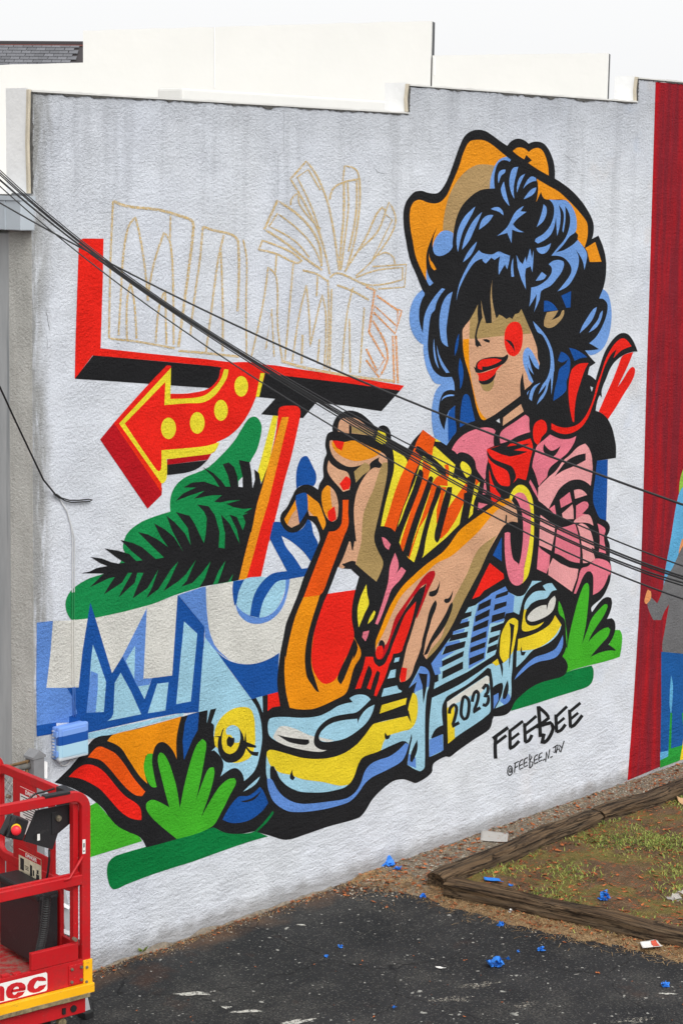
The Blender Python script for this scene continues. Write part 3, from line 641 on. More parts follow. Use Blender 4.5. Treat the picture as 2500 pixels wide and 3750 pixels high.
BLK s @G 95,0 150,80 230,120 310,150 370,180 405,250 408,300 370,370 340,400 345,320 320,230 260,190 180,150 110,80
BLK s @G 105,122 130,150 165,260 215,350 260,385 330,390 345,480 245,495 190,420 150,330 118,205 118,350 130,540 90,540 88,400 78,250
PK s @F 485,1172 600,1220 700,1220 770,1190 750,1260 680,1370 600,1440 @G 790,180 760,240 750,290 700,340 665,390 655,370 640,310 600,210 590,180 600,100 620,30 @F 340,1300 420,1230
BLK s @F 420,1275 445,1310 495,1350 550,1335 600,1295 570,1360 520,1415 460,1410 415,1360 410,1310
PK2 s @F 870,1272 910,1320 940,1400 948,1480 @G 1252,200 1230,388 1180,345 1110,318 1020,325 940,370 880,430 840,500 785,605 770,640 700,580 655,540 650,420 665,395 760,300 850,220 930,110 @F 700,1400 790,1310
BLK s @G 1175,30 1175,105 1050,170 920,225 835,285 880,220 960,120 1060,60
BLK s @G 595,190 640,310 655,400 650,500 610,420 560,320
PK p @G 568,318 610,390 640,450 655,530 600,440 555,350
PK p @G 775,640 835,595 855,720
PK p @G 890,540 1000,455 1025,565 905,630
PK2 p @G 915,690 1030,590 1040,640 1045,750 930,755
PK2 s @G 1045,435 1110,425 1160,450 1190,487 1060,530
PK s @G 1070,605 1150,560 1195,565 1207,610 1180,650 1138,692 1180,700 1070,750
PK2 s @G 1070,750 1190,700 1230,725 1260,825 1200,795 1100,790 1040,790
PK2 p @G 680,705 840,825 830,940 800,1100 690,1050 665,1040 670,880
PK p @G 660,1050 690,1085 785,1150 775,1270 745,1350 640,1300
PK s @G 865,850 960,835 1060,800 1100,960 1115,1100 1110,1235 1000,1210 900,1150 835,1125 850,960
PK2 s @G 1080,815 1140,800 1210,850 1250,950 1270,1080 1240,1060 1280,1190 1230,1225 1145,1235 1140,1100 1115,930
PK2 p @G 815,1180 900,1240 1000,1285 1095,1300 1080,1400 1025,1550 900,1460 765,1365 770,1280
PK s @G 1290,1185 1380,1200 1430,1230 1455,1290 1440,1370 @L 1370,150 1320,280 1260,350 1195,385 1200,250 1195,170 1170,128 1130,130 1080,200 1040,300 1010,372 985,370 1030,230 1070,95 @G 1200,1270 1250,1220
PK s @G 1305,800 1360,830 1393,870 1375,950 1390,1060 1397,1130 1320,1110 1330,1000 1325,900
YEL s @G 340,525 355,470 400,405 450,375 510,390 560,450 595,550 607,700 608,900 595,1080 570,1260 540,1380 480,1460 500,1300 540,1100 570,900 575,720 560,600 520,510 460,460 385,500 365,550
PK s @G 385,500 440,460 500,475 545,560 570,660 575,800 560,980 530,1150 500,1290 495,1400 480,1455 420,1483 360,1450 325,1370 300,1240 287,1080 288,905 320,895 348,905 350,1000 380,1190 435,1240 438,1270 470,1140 490,900 480,700 450,600 420,540
#P striped_skirt
YEL p @H 160,78 240,110 255,215 205,230 130,185
YEL p @H 640,370 780,250 1005,455 975,600 1060,595 1135,640 1100,760 1095,880 1050,1110 900,1260 645,1475 550,1525 490,1480 390,1310 350,1205 440,920 560,640
YEL s @H 320,290 430,350 480,430 430,560 370,720 310,900 265,1050 230,1130 188,1130 230,920 290,680 330,520 335,400
ORD p @H 650,70 785,170 765,250 750,365 600,250 560,300 640,370 590,480 530,620 480,800 420,950 385,1060 345,1190 300,1150 225,1130 270,1000 340,760 400,600 470,450 545,300 590,180
YEL p @H 785,165 850,205 785,200
ORD p @H 650,410 740,470 700,640 580,960 430,1410 400,1330 520,950 640,600
YEL p @H 500,990 470,1090 420,1230 405,1340 390,1300 440,1150
ORD p @H 800,590 860,560 920,600 920,690 840,680 800,720 760,860 680,1040 610,1150 500,1490 487,1470 560,1250 640,1030 720,780 750,660
ORD p @H 850,700 910,700 880,800 840,960 810,1090 800,1100 800,950 840,780
ORD p @H 1135,640 1130,760 1100,770 1095,880 1060,960 1000,1080 920,1200 850,1265 830,1265 870,1050 920,940 990,840 1060,740
ORD s @H 885,460 920,450 935,480 935,590 905,580 895,500
BLK s @H 590,560 610,505 640,515 655,560 620,690 560,850 500,1000 430,1180 390,1310 350,1205 410,1060 480,870 540,720
BLK s @H 720,590 740,578 765,600 740,700 690,850 620,1050 560,1230 495,1470 430,1420 500,1190 570,980 640,800 690,660
BLK s @H 800,700 830,683 852,710 830,800 770,950 720,1120 680,1290 640,1480 555,1520 600,1380 650,1180 720,940 770,800
BLK s @H 920,700 970,700 960,800 920,950 880,1100 830,1280 805,1312 780,1280 780,1200 800,1120 850,920 890,780
BLK s @H 580,250 610,255 740,360 850,460 895,510 905,585 860,560 800,510 740,430 640,350 580,310
YEL s @H 1080,415 1130,440 1175,500 1175,560 1130,600 1060,470
YEL p @H 1230,620 1275,650 1250,760 1210,860 1195,1000 1150,1045 1165,960 1185,860 1210,720
ORD p @H 1230,610 1268,645 1220,700
PK p @H 1260,870 1340,895 1250,955
PK p @H 1325,640 1345,760 1305,770
PK s @H 200,1250 235,1260 298,1330 275,1390 230,1350
PK s @K 345,72 385,210 355,305 415,228 465,270 400,370 310,470 260,600 200,760 155,862 127,850 170,730 230,540 270,390 290,220
#P foot
SKN s @I 720,200 760,155 860,145 950,180 1030,245 1105,300 1100,350 860,320 820,320 710,300
OLV p @I 860,240 980,265 1105,305 1100,350 860,315
BLK p @I 830,220 858,240 858,325 830,325
SKN s @I 618,400 650,395 660,480 740,560 860,610 1000,605 1100,575 1180,525 1235,570 1252,660 1218,705 1180,650 1140,620 1165,580 1060,650 1060,700 1040,740 960,790 905,862 885,740 940,700 990,655 920,680 830,688 740,650 660,580 620,480
OLV p @I 885,740 1000,640 1050,660 1060,700 1040,740 980,780 905,862
ORG s @I 650,400 780,415 850,400 930,405 1020,450 1180,520 1130,570 1020,610 900,625 780,590 680,520 640,440
RED p @I 650,400 690,400 778,415 750,512 690,475
SKN s @I 1170,700 1240,640 1252,700 1240,820 1200,1020 1160,1200 1125,1350 1105,1460 @J 1112,110 1150,210 1197,300 1203,355 1180,430 1130,540 1010,440 905,350 850,320 760,400 715,380 780,240 840,80 870,55 910,100 @I 895,1380 885,1250 885,1130 905,1000 940,900 990,810 1050,735 1110,695
OLV s @I 1252,640 1252,700 1240,820 1200,1020 1160,1200 1125,1350 1105,1460 @J 1112,110 1150,210 1197,300 1203,355 1180,430 1130,540 905,350 925,260 965,100 970,0 @I 975,1330 990,1200 1040,1060 1100,930 1130,830 1160,740 1200,640
BLK s @I 1055,660 1100,640 1165,580 1155,620 1215,705 1170,675 1090,700 1062,700
SKN s @I 608,615 640,660 720,715 800,740 830,780 845,860 835,940 765,962 720,910 650,830 600,750 592,680
RED s @I 795,790 840,820 845,880 830,930 765,948 725,875
SKN s @I 590,890 625,905 680,970 710,1080 712,1180 695,1260 650,1290 605,1270 560,1190 535,1080 535,960
ORG s @I 590,890 625,905 630,1000 640,1100 650,1140 600,1190 605,1265 560,1190 532,1080 535,960
RED s @I 668,1120 685,1200 690,1265 640,1290 605,1265 595,1180
ORG s @I 370,985 440,1040 500,1090 540,1190 575,1310 545,1382 500,1280 480,1230 395,1225 375,1130
SKN p @I 380,1160 440,1225 395,1225
ORG s @I 250,1040 270,1150 285,1315 200,1355 150,1320 120,1260 170,1180
SKN s @I 255,1150 285,1315 200,1357 155,1325 200,1220
DB s @I 250,1000 340,970 370,985 378,1150 355,1200 285,1310 265,1180 245,1080
BLK p @J 830,85 850,60 880,50 910,100 890,95 872,200 860,190 848,110
BLK s @J 752,345 790,335 860,310 905,320 905,355 1010,440 1100,520 1130,560 1000,560 940,485 850,395 790,380
#P boot_leg
WHT p @J 710,375 750,395 850,400 940,485 900,630 595,672 640,560
ORD s @I 760,1052 825,1050 820,1200 825,1310 790,1420 @J 790,0 700,240 620,450 550,640 500,690 330,715 400,530 500,270 605,0 @I 610,1400 680,1390 740,1330 755,1250
OR3 s @J 330,712 510,688 600,900 800,1000 900,1180 962,1325 900,1450 @N 1130,0 1060,150 1010,330 970,420 850,490 700,560 600,590 460,592 360,575 320,400 302,200 310,0 @J 135,1400 160,1250 200,1070 250,900
RED s @J 595,672 900,628 865,800 860,950 885,1150 830,1300 770,1450 @N 980,0 920,150 870,250 810,300 740,312 690,280 640,210 605,120 598,0 @J 415,1380 425,1250 450,1080 490,920 540,790
BLK s @J 510,690 590,670 540,800 480,980 440,1130 420,1280 415,1400 @N 595,50 605,150 640,270 682,405 650,390 600,320 550,240 530,130 525,0 @J 345,1400 355,1260 385,1100 430,940
BLK s @J 885,1160 925,1265 870,1400 @N 1060,0 1000,150 950,270 920,318 890,280 885,235 930,120 990,0 @J 830,1300
YEL s @J 1020,570 1030,680 1048,780 1000,890 937,1040 925,950 925,830 960,700
YEL s @J 1105,855 1120,875 1090,950 1035,1003 1060,930
PK p @J 985,1090 1052,1075 1035,1140 1010,1195 973,1150
#P arm
SKN s @G 340,525 380,570 415,640 430,790 370,778 320,795 275,830 200,950 100,1130 20,1310 @K 1200,410 1080,640 980,850 880,1020 800,1130 690,1243 655,1185 640,1080 600,1200 560,1300 520,1420 460,1480 400,1490 395,1440 430,1300 470,1120 530,920 590,740 650,590 680,430 600,480 520,600 440,720 380,830 310,960 250,1080 220,1180 180,1238 140,1220 130,1120 140,1030 190,900 240,770 310,620 420,450 560,310 700,190 850,80 @H 930,1345 1050,1180 1200,1060 1400,920 @G 235,550
OLV s @G 200,930 100,1130 20,1310 @K 1200,410 1080,640 980,850 880,1020 800,1130 690,1243 730,1150 850,1000 900,850 950,720 975,610 1040,480 1130,310 1210,120 @G 20,1060
OR2 s @G 340,525 375,578 300,600 200,660 100,770 0,890 @K 1090,0 960,110 800,190 690,290 560,400 420,540 330,700 260,860 200,990 150,1080 135,1140 135,1040 190,900 240,770 310,620 420,450 560,310 700,190 850,80 @H 930,1345 1050,1180 1200,1060 1400,920 @G 235,550
DRED s @K 775,270 785,310 760,380 720,460 680,560 640,660 590,780 575,800 600,680 650,550 690,410 640,440 580,510 500,620 430,740 370,850 320,970 280,1090 240,1180 200,1238 150,1240 132,1190 150,1100 230,1090 270,1030 310,900 350,780 430,660 550,490 640,360 720,280
BLK s @K 688,405 660,530 610,680 570,800 530,930 480,1080 420,1180 330,1180 250,1200 300,1020 380,850 450,720 560,560
RED s @K 575,607 560,690 520,850 470,1000 435,1100 410,1160 325,1180 300,1260 260,1320 220,1310 270,1220 320,1080 380,930 450,760 510,680
RED s @N 1190,15 1275,15 1290,80 1340,125 1400,90 1440,0 1478,0 1440,130 1400,250 1350,360 1310,450 1285,440 1300,370 1330,280 1350,190 1320,165 1300,200 1270,290 1245,375 1205,360 1230,290 1260,200 1255,150 1225,110 1200,170 1170,260 1140,360 1078,370 1110,280 1160,150
BLK s @K 165,1080 175,1045 205,1030 230,1060 232,1100 215,1145 200,1095 165,1095
RED s @K 150,1100 200,1090 215,1140 205,1210 170,1240 140,1220 132,1160
BLK s @K 835,380 830,450 800,530 750,555 715,540 720,500 760,490 800,470
BLK s @K 980,478 970,550 940,615 900,625 880,605 890,580 935,568
BLK s @K 790,592 803,630 790,690 750,790 720,900 690,1000 670,1100 655,1185 640,1200 635,1080 660,960 690,850 720,720 760,630
BLK s @K 970,612 978,650 950,750 890,880 820,980 750,1070 700,1180 660,1195 690,1120 750,990 830,860 900,740 940,650
BLK p @G 300,700 312,710 310,800 288,800
RED p @K 420,1330 478,1342 460,1480 410,1495 395,1440
SKY p @K 345,1228 395,1218 385,1265 332,1278
SKY p @K 295,1365 355,1350 345,1440 262,1455
DB p @G 255,950 255,1215 157,1150 210,1040
RED p @L 65,35 215,155 220,205 100,280 0,340 @K 1270,550 1190,580 1240,480 1300,350
#P car
SKY p @M 70,515 215,480 235,520 270,540 260,555 45,605
SKY p @K 1225,648 1150,672 1115,730 1060,850 980,970 910,1060 850,1150 740,1290 785,1350 785,1410 820,1400 820,1480 780,1500 770,1568 900,1500 1140,1380 1300,1280 1440,1190 1460,1130 1500,920 1550,800 @L 220,660 235,590 320,570 380,600 400,480 430,400 360,400 270,355 235,292 80,370 @K 1380,540 1260,620
MB p @K 1260,620 1380,540 @L 80,370 235,292 270,355 335,395 320,575 240,590 215,670 150,690 100,690 70,700 @K 1380,860 1360,1000 1330,1240 1150,1350 1150,1180 1185,950 1220,760
MB p @K 1060,850 1140,830 1150,790 1080,810
MB p @K 975,970 1100,940 1110,905 985,935
MB p @K 910,1060 1050,1030 1060,1060 890,1110 850,1190 1010,1150 860,1240 860,1330 830,1330 850,1400 785,1415 740,1290
BLK p @K 1110,735 1185,715 1180,765 1075,810
BLK p @K 1050,852 1160,820 1155,880 1000,930
BLK p @K 970,975 1145,935 1135,1000 930,1050
BLK p @K 900,1100 1120,1040 1105,1110 860,1195
BLK p @K 860,1260 1100,1150 1090,1210 860,1325
BLK p @K 865,1375 1090,1265 1090,1345 860,1460
BLK p @K 1265,640 1400,575 1390,650 1245,715
BLK p @K 1225,770 1385,690 1375,765 1222,835
BLK p @K 1205,880 1370,805 1360,880 1198,940
BLK p @K 1180,1005 1348,930 1345,1000 1170,1065
BLK p @K 1170,1115 1340,1050 1330,1110 1165,1170
BLK p @K 1160,1230 1325,1165 1320,1230 1155,1310
BLK p @L 135,385 270,335 260,385 120,430
BLK p @L 120,490 250,455 245,505 105,560
BLK p @L 90,610 235,570 225,640 80,690
BLK p @L 80,740 215,690 185,770 70,800
BLK p @L 60,860 170,820 155,875 45,930
BLK p @L 45,960 150,920 140,985 30,1030
SKY s @M 600,615 720,560 900,470 1100,340 1250,240 @L 150,1150 215,1130 270,1080 300,1010 320,1000 310,1200 300,1300 300,1480 270,1560 200,1600 100,1640 @M 1270,740 1250,780 780,1120 725,1190 570,1265 570,900
BLK s @M 710,720 750,620 780,590 1000,460 1210,285 1245,300 1270,470 1265,560 1280,740 1255,860 780,1180 725,1190 720,1015 610,1065 590,1055 640,960 720,915
SKY s @M 765,660 1190,375 1215,375 1225,400 1243,700 1225,790 850,1055 775,1120
CRM p @M 765,660 1200,372 1225,385 1230,450 1140,560 1000,600 900,660 765,725
YEL2 p @M 765,725 845,690 850,1060 775,1120
MB p @M 570,1075 715,1015 725,1190 570,1265
BLK l12 @M 790,790 800,730 840,690 868,720 860,800 820,930 898,888
BLK L12 @M 960,600 1000,640 1005,730 985,830 950,850 920,800 925,700 940,620
BLK l12 @M 1040,660 1060,570 1090,540 1110,580 1090,680 1050,775 1130,722
BLK l12 @M 1155,520 1190,472 1212,490 1208,555 1172,592 1218,600 1215,660 1190,700 1155,690
SKY s @M 470,268 530,285 573,350 565,500 545,560 525,800 520,1370 500,1405 460,1420 330,1350 340,1120 290,1090 40,1190 0,1210 0,890 380,780 345,700 420,540 440,430 345,510 430,350
MB s @M 470,268 530,285 573,350 565,490 430,545 400,560 435,430 345,510 440,345
YEL2 s @M 390,560 430,590 445,700 435,830 400,920 340,970 150,1020 80,1080 40,1190 0,1210 @N 1200,1100 1150,1130 1110,1200 1060,1340 1000,1420 900,1430 720,1390 500,1360 360,1310 250,1285 150,1210 110,1120 110,1060 150,1035 300,1070 500,1125 720,1135 920,1090 1080,990 1180,880 1270,760 1319,740 @M 330,815 345,700
SKY s @N 1365,1040 1400,930 1470,890 1568,840 @M 340,970 345,1120 290,1090
SKY s @N 105,1100 115,1130 150,1210 250,1285 360,1310 500,1360 720,1390 900,1430 1000,1420 960,1450 900,1470 750,1500 600,1505 450,1490 330,1430 250,1350 220,1280 185,1215 150,1215 145,1300 150,1390 110,1340 100,1200
BLK s @N 145,1240 160,1215 185,1215 220,1290 270,1380 340,1440 450,1490 450,1560 300,1540 200,1450 150,1350
YEL2 p @M 50,695 325,615 310,690 25,790
BLK p @M 300,690 345,760 375,895 330,815 0,885 0,805
BLK s @M 85,995 110,1030 145,1020 130,1060 100,1075 82,1050
BLK s @N 390,1252 395,1310 418,1340 400,1370 370,1360 360,1330 375,1280
BLK s @M 0,1210 100,1165 270,1090 300,1095 300,1140 200,1200 0,1300
MB s @M 310,1110 350,1130 335,1220 270,1310 180,1370 60,1430 @O 1380,620 1300,690 1250,765 1170,860 1080,910 850,970 650,997 480,995 380,950 300,880 245,750 232,635 280,640 330,730 400,820 520,890 650,910 900,885 1100,850 1200,780 1260,680 1300,560 1360,480 1450,430 @M 130,1260 220,1200
BLK s @M 375,1010 380,1060 360,1150 345,1240 330,1330 260,1330 310,1240 345,1130
MB p @M 330,1350 345,1230 420,1270 425,1390
BLK s @M 438,1075 440,1180 410,1270 380,1325 360,1310 365,1240 400,1150
BLK p @M 450,345 550,355 540,500 505,680 500,620 495,480
SKY s @N 150,690 280,675 500,685 680,665 800,610 900,550 1050,512 1015,470 1080,435 1160,430 1215,450 1245,485 1170,560 1090,625 1000,640 850,670 750,720 670,800 630,890 630,980 690,1030 765,1040 700,1058 550,1045 350,1000 230,950 140,885 120,800 125,730
CRM s @N 175,900 240,790 310,775 430,810 560,870 630,890 630,980 690,1030 765,1040 700,1058 550,1045 350,1000 230,950
BLK s @N 220,868 300,890 420,910 570,925 575,960 540,982 450,975 350,950 280,910
SKY s @N 1290,540 1260,640 1200,740 1100,830 970,910 830,945 740,950 690,930 680,890 710,830 790,760 900,720 1100,695 1105,750 1130,680 1200,590
CRM s @N 690,930 680,895 760,915 850,935 770,950
RED p @N 120,430 230,402 255,555 170,570 118,612
SKY s @L 530,230 635,233 540,280 480,340 430,430 400,540 385,600 330,570 335,400 430,390 490,310
SKY s @L 645,285 690,262 745,255 798,330 740,350 690,420 600,440 520,480 470,540 440,545 450,480 490,410 560,350 680,340
YEL2 s @L 440,545 470,545 450,620 470,700 540,725 660,680 600,740 500,780 440,785 415,760 425,650
CRM s @L 480,660 480,620 540,550 620,505 685,495 690,555 720,450 775,395 788,440 760,550 700,610 600,660 520,678
YEL2 s @L 780,608 850,715 780,830 680,920 560,980 450,995 365,1000 375,870 480,840 600,790 720,710
SKY s @L 848,715 820,800 740,890 640,950 540,990 430,1110 355,1180 360,1000 450,995 560,980 680,920 780,830
BLK s @L 408,950 420,1010 460,1010 440,1050 410,1050 400,1000
MB s @L 865,825 860,960 800,1060 720,1095 600,1120 500,1170 420,1240 335,1315 370,1250 460,1150 560,1070 680,1030 780,980 830,900
YEL2 s @L 250,690 290,650 330,638 375,670 370,760 350,850 320,1000 270,1080 215,1130 175,1050 175,960 190,820
BLK p @L 275,690 335,715 320,850 300,980 285,1130 275,1200 275,1050 290,880 290,750
BLK p @L 160,1080 195,1100 210,1200 200,1290 185,1200
YEL2 s @L 90,1130 150,1085 170,1150 130,1165
BLK s @M 1265,510 1330,460 1370,450 1380,500 1350,620 1300,720 1280,750 1265,740
MB p @M 1275,590 1330,560 1330,640 1275,740
MB s @M 1345,650 1375,600 1440,570 1460,620 1430,670 1390,692
BLK s @M 1430,420 1440,520 1410,620 1380,630 1375,580 1400,490
#P plant.a
LGR s @L 905,1235 920,1165 900,1105 860,1060 890,1000 900,960 915,970 930,860 960,720 990,600 1030,450 1080,310 1110,262 1135,253 1152,290 1148,430 1120,700 1095,830 1075,930 1130,780 1180,650 1250,560 1320,490 1350,488 1355,520 1310,620 1230,740 1180,820 1142,905 1220,820 1300,760 1360,740 1385,765 1360,840 1290,920 1220,1000 1165,1070 1300,1010 1440,1000 1490,1065 1350,1110 1150,1160 1000,1200
LGR s @L 822,450 850,510 880,610 895,700 910,830 912,960 900,850 885,660 830,600 815,540
#P car
OR3 s @X 705,390 1000,320 1450,190 1410,350 1395,480 1400,660 1360,570 1290,490 1230,470 1170,510 1140,600 1060,620 1040,760 1080,930 990,840 870,660 780,530 640,460
ORD s @X 545,520 620,540 730,600 830,720 930,870 1055,1015 1020,1065 950,1055 860,990 760,880 650,750 560,670 425,640 480,570
RED s @X 215,855 300,770 390,720 480,725 570,770 650,850 730,950 830,1060 990,1180 1012,1328 900,1310 790,1240 680,1120 560,990 430,910 330,870
DB p @W 265,712 385,685 370,880 310,990 220,1210 205,1000 230,800
SKY s @W 575,640 960,545 1020,640 1060,770 1075,900 1075,1000 1040,1200 990,1330 880,1440 860,1360 800,1300 730,1310 620,1390 650,1230 550,1100 520,1110 590,1040 545,940 550,830 520,800
SKY p @W 480,660 510,655 470,805
SKY p @W 1010,525 1080,505 1085,690 1050,600
YEL2 s @W 870,625 950,650 990,750 1000,900 1000,1030 960,1160 880,1220 770,1240 660,1200 600,1090 560,1050 555,900 590,800 660,710 760,645
BLK s @W 665,850 640,930 635,1020 660,1110 720,1145 790,1110 830,1020 838,940 820,855 865,930 880,1000 895,890 905,1010 1010,1050 1010,1075 910,1065 960,1110 1040,1120 1030,1165 960,1150 900,1080 860,1170 780,1230 680,1230 610,1150 590,1050 600,960 545,950 620,945 640,880
SKY s @W 760,825 820,860 838,960 825,1015 775,1020 740,940 690,930 680,880 710,840
BLK s @W 715,945 745,965 770,960 770,1020 735,1070 695,1050 688,990
DB s @Z 530,410 600,400 670,345 690,370 722,445 680,500 600,555 500,572 435,550
BLK s @Z 550,435 620,415 680,365 640,420 580,442
SKY s @Z 670,280 640,330 565,375 600,340
#P plant.b
LGR s @Y 1030,928 850,780 750,680 705,600 712,540 770,505 850,530 960,590 920,450 870,250 @X 1195,700 1195,630 1215,588 1255,600 1310,690 1350,800 1395,960 1435,1200 1480,960 @Z 240,170 275,80 310,45 333,70 325,150 300,290 270,430 320,290 350,230 380,222 385,260 360,370 298,545 360,430 420,340 470,298 510,290 520,320 480,400 430,500 365,597 148,672
LGR s @X 1135,597 1080,600 1045,680 1040,780 1080,900 1130,965 1180,965 1150,830 1130,700
#P sketch_lines
OCH l7.4 @a 62,178 52,400 45,750 60,755 150,765 240,780 320,795
OCH l9.8 @a 62,178 120,200 250,215 340,240 390,260 398,285 380,450 360,600 335,790
OCH l7.4 @a 85,740 95,560 105,400 125,290 155,245 175,330 195,460 208,595
OCH l7.4 @a 120,760 120,600 135,520 150,600 160,755
OCH l7.4 @a 205,595 230,450 275,310 300,350 312,500 315,780
OCH l6.1 @a 302,240 300,340
OCH l7.4 @a 240,770 255,620 280,550 285,780
OCH l7.4 @a 437,285 425,420 400,600 385,740
OCH l8.6 @a 437,285 480,300 560,320 585,350 582,640
OCH l7.4 @a 525,320 500,430 465,700 450,810
OCH l7.4 @a 512,380 520,600 520,810
OCH l8.6 @a 335,805 450,815 590,830
OCH l6.1 @a 605,340 620,420 618,600 620,830
OCH l6.1 @a 640,830 690,600 710,455 745,500 750,700 770,850
OCH l6.1 @a 700,800 725,630 735,830
OCH l6.1 @a 745,400 740,480
OCH l6.1 @b 195,560 175,800 150,1080
OCH l6.1 @b 265,680 225,850 190,1090
OCH l6.1 @b 265,680 280,850 285,1010 320,850 350,730 370,850 360,1130
OCH l6.1 @b 325,620 320,740
OCH l6.1 @b 400,700 390,1140
OCH l6.1 @b 380,650 385,900 375,1130
OCH l6.1 @b 515,690 480,850 455,1140
OCH l6.1 @b 495,860 500,1150
OCH l6.1 @b 575,800 550,1150
OCH l7.4 @b 245,945 240,1100
OCH l6.1 @b 335,970 325,1100
OCH l9.8 @b 130,1085 250,1120 400,1150 600,1180 740,1195
OCH l7.4 @b 10,490 100,510 210,560 240,550 180,500 30,440 10,490
OCH l8.6 @b 345,580 330,450 250,330 110,225 40,380 150,450 250,530 350,600
OCH l6.1 @b 340,560 300,470 220,380 110,295 65,365 200,440 280,530
OCH l7.4 @b 440,600 390,280 330,110 265,15 180,110 250,230 340,420 390,620
OCH l6.1 @b 340,170 275,60 215,100 300,280 345,430
OCH l6.1 @b 180,250 190,210 225,185 230,250 340,380
OCH l7.4 @b 390,220 410,160 460,130 550,110 550,250 525,430 480,590
OCH l8.6 @b 465,130 465,300 450,470 440,600
OCH l6.1 @b 460,120 470,40 530,60 548,110
OCH l6.1 @b 485,130 490,260 475,400 450,600
OCH l7.4 @b 535,120 530,300 490,500
OCH l7.4 @b 500,560 580,430 640,300 670,262 690,280 640,400 540,500 470,610
OCH l6.1 @b 690,280 708,235 742,345 650,510 530,630
OCH l4.9 @b 690,300 725,330 620,540
OCH l6.1 @b 650,520 690,505 730,530 738,570
OCH l6.1 @b 620,580 800,568 790,690 650,700
OCH l6.1 @b 530,640 640,600 780,585 780,650 620,680 520,650
OCH l7.4 @b 245,600 320,620 380,660
OCH l7.4 @b 390,640 430,615 500,640 640,710
OCH l7.4 @b 600,760 510,710 430,680
OC2 l7.4 @b 585,690 630,710 600,930 630,790 750,900 755,815 640,735
OC2 l7.4 @b 625,825 740,940 775,815 755,810
OC2 l7.4 @b 620,870 700,1045 655,1175 585,1080
OC2 l7.4 @b 600,930 685,1075 645,1140 585,1020
OC2 l7.4 @b 728,950 735,1205
OC2 l7.4 @b 744,950 755,1205
#P signature
BLK l13 @c 125,408 122,340 126,270
BLK l13 @c 107,282 203,212
BLK l11 @c 115,322 192,262
BLK l12 @c 216,346 214,225
BLK l11 @c 208,240 296,172
BLK l10 @c 216,292 272,248
BLK l12 @c 210,345 240,330 272,296
BLK l12 @c 311,305 306,185
BLK l11 @c 303,207 380,140
BLK l11 @c 308,252 400,190
BLK l12 @c 308,305 335,292 352,258
BLK l13 @c 405,272 400,170 392,78
BLK l12 @c 394,85 440,125 458,152 400,198
BLK l13 @c 378,208 470,182 484,220 450,290 415,312 428,250
BLK l12 @c 507,242 502,130
BLK l11 @c 498,150 572,80
BLK l10 @c 505,194 556,152
BLK l12 @c 505,240 535,228 562,192
BLK l12 @c 594,212 588,100
BLK l11 @c 585,117 656,58
BLK l10 @c 592,162 642,120
BLK l12 @c 592,210 620,195 668,135
BLK L4 @c 215,452 226,462 230,482 226,502 213,513 203,505 200,485 205,462
BLK l3 @c 219,470 213,470 209,485 213,497 219,488 221,468 222,495
BLK l4 @c 243,495 248,433
BLK l4 @c 240,440 270,424
BLK l4 @c 245,467 264,453
BLK l4 @c 297,413 277,427 275,476 298,464
BLK l4 @c 276,452 294,441
BLK l4 @c 327,401 306,414 303,461 326,449
BLK l4 @c 304,438 323,427
BLK l4 @c 338,467 338,380 352,398 338,425 358,430 352,455 338,467
BLK l4 @c 390,382 370,397 367,441 391,429
BLK l4 @c 368,419 387,408
BLK l4 @c 418,370 399,383 396,427 417,415
BLK l4 @c 397,405 414,395
BLK l4 @c 420,419 434,410
BLK l4 @c 438,427 443,365 455,408 463,350
BLK l4 @c 467,402 482,392
BLK l4 @c 484,341 513,321
BLK l4 @c 502,328 499,368 488,368
BLK l4 @c 503,374 517,320 527,364
BLK l3 @c 508,354 525,345
BLK l4 @c 523,322 538,338
BLK l4 @c 554,296 532,368
#M curtain
CURT p @d 412,-1244 700,-1220 700,2128 430,2225 270,2292 285,2100 300,1900 325,1500 335,1330 350,850 365,300 375,0
#M figure
LIME s @d 700,560 560,700 530,830 553,900 700,900
FSKY s @d 700,760 560,800 527,850 490,1060 450,1320 470,1400 700,1300
FORG s @d 545,1070 580,1060 600,1180 540,1205 528,1150
FGRY s @d 553,1100 500,1210 460,1280 440,1350 420,1395 385,1360 370,1400 400,1480 440,1480 455,1440 480,1400 460,1520 445,1630 470,1660 700,1670 700,1080 600,1060
FORG s @d 372,1325 388,1335 388,1370 365,1400 355,1385
FDB p @d 440,1640 700,1665 700,2090 435,2185 440,1900
FSKY s @d 490,1760 500,1820 490,1960 482,1900
FSKY p @d 435,2150 530,2130 530,2180 435,2200
LGR2 p @d 486,1950 496,1950 490,2130 560,2110 545,1950 565,1950 580,2120 700,2075 700,2128 435,2228 435,2190 475,2170
YEL2 p @d 553,2080 535,2190 600,2175 610,2090
"""
# ------------------------------------------------------------------ ground
g_ = MB(); g_.add([(-400, -400, 0), (400, -400, 0), (400, 400, 0), (-400, 400, 0)], [(0, 1, 2, 3)])
tag(g_.build('ground', M['asphalt']), kind='structure')

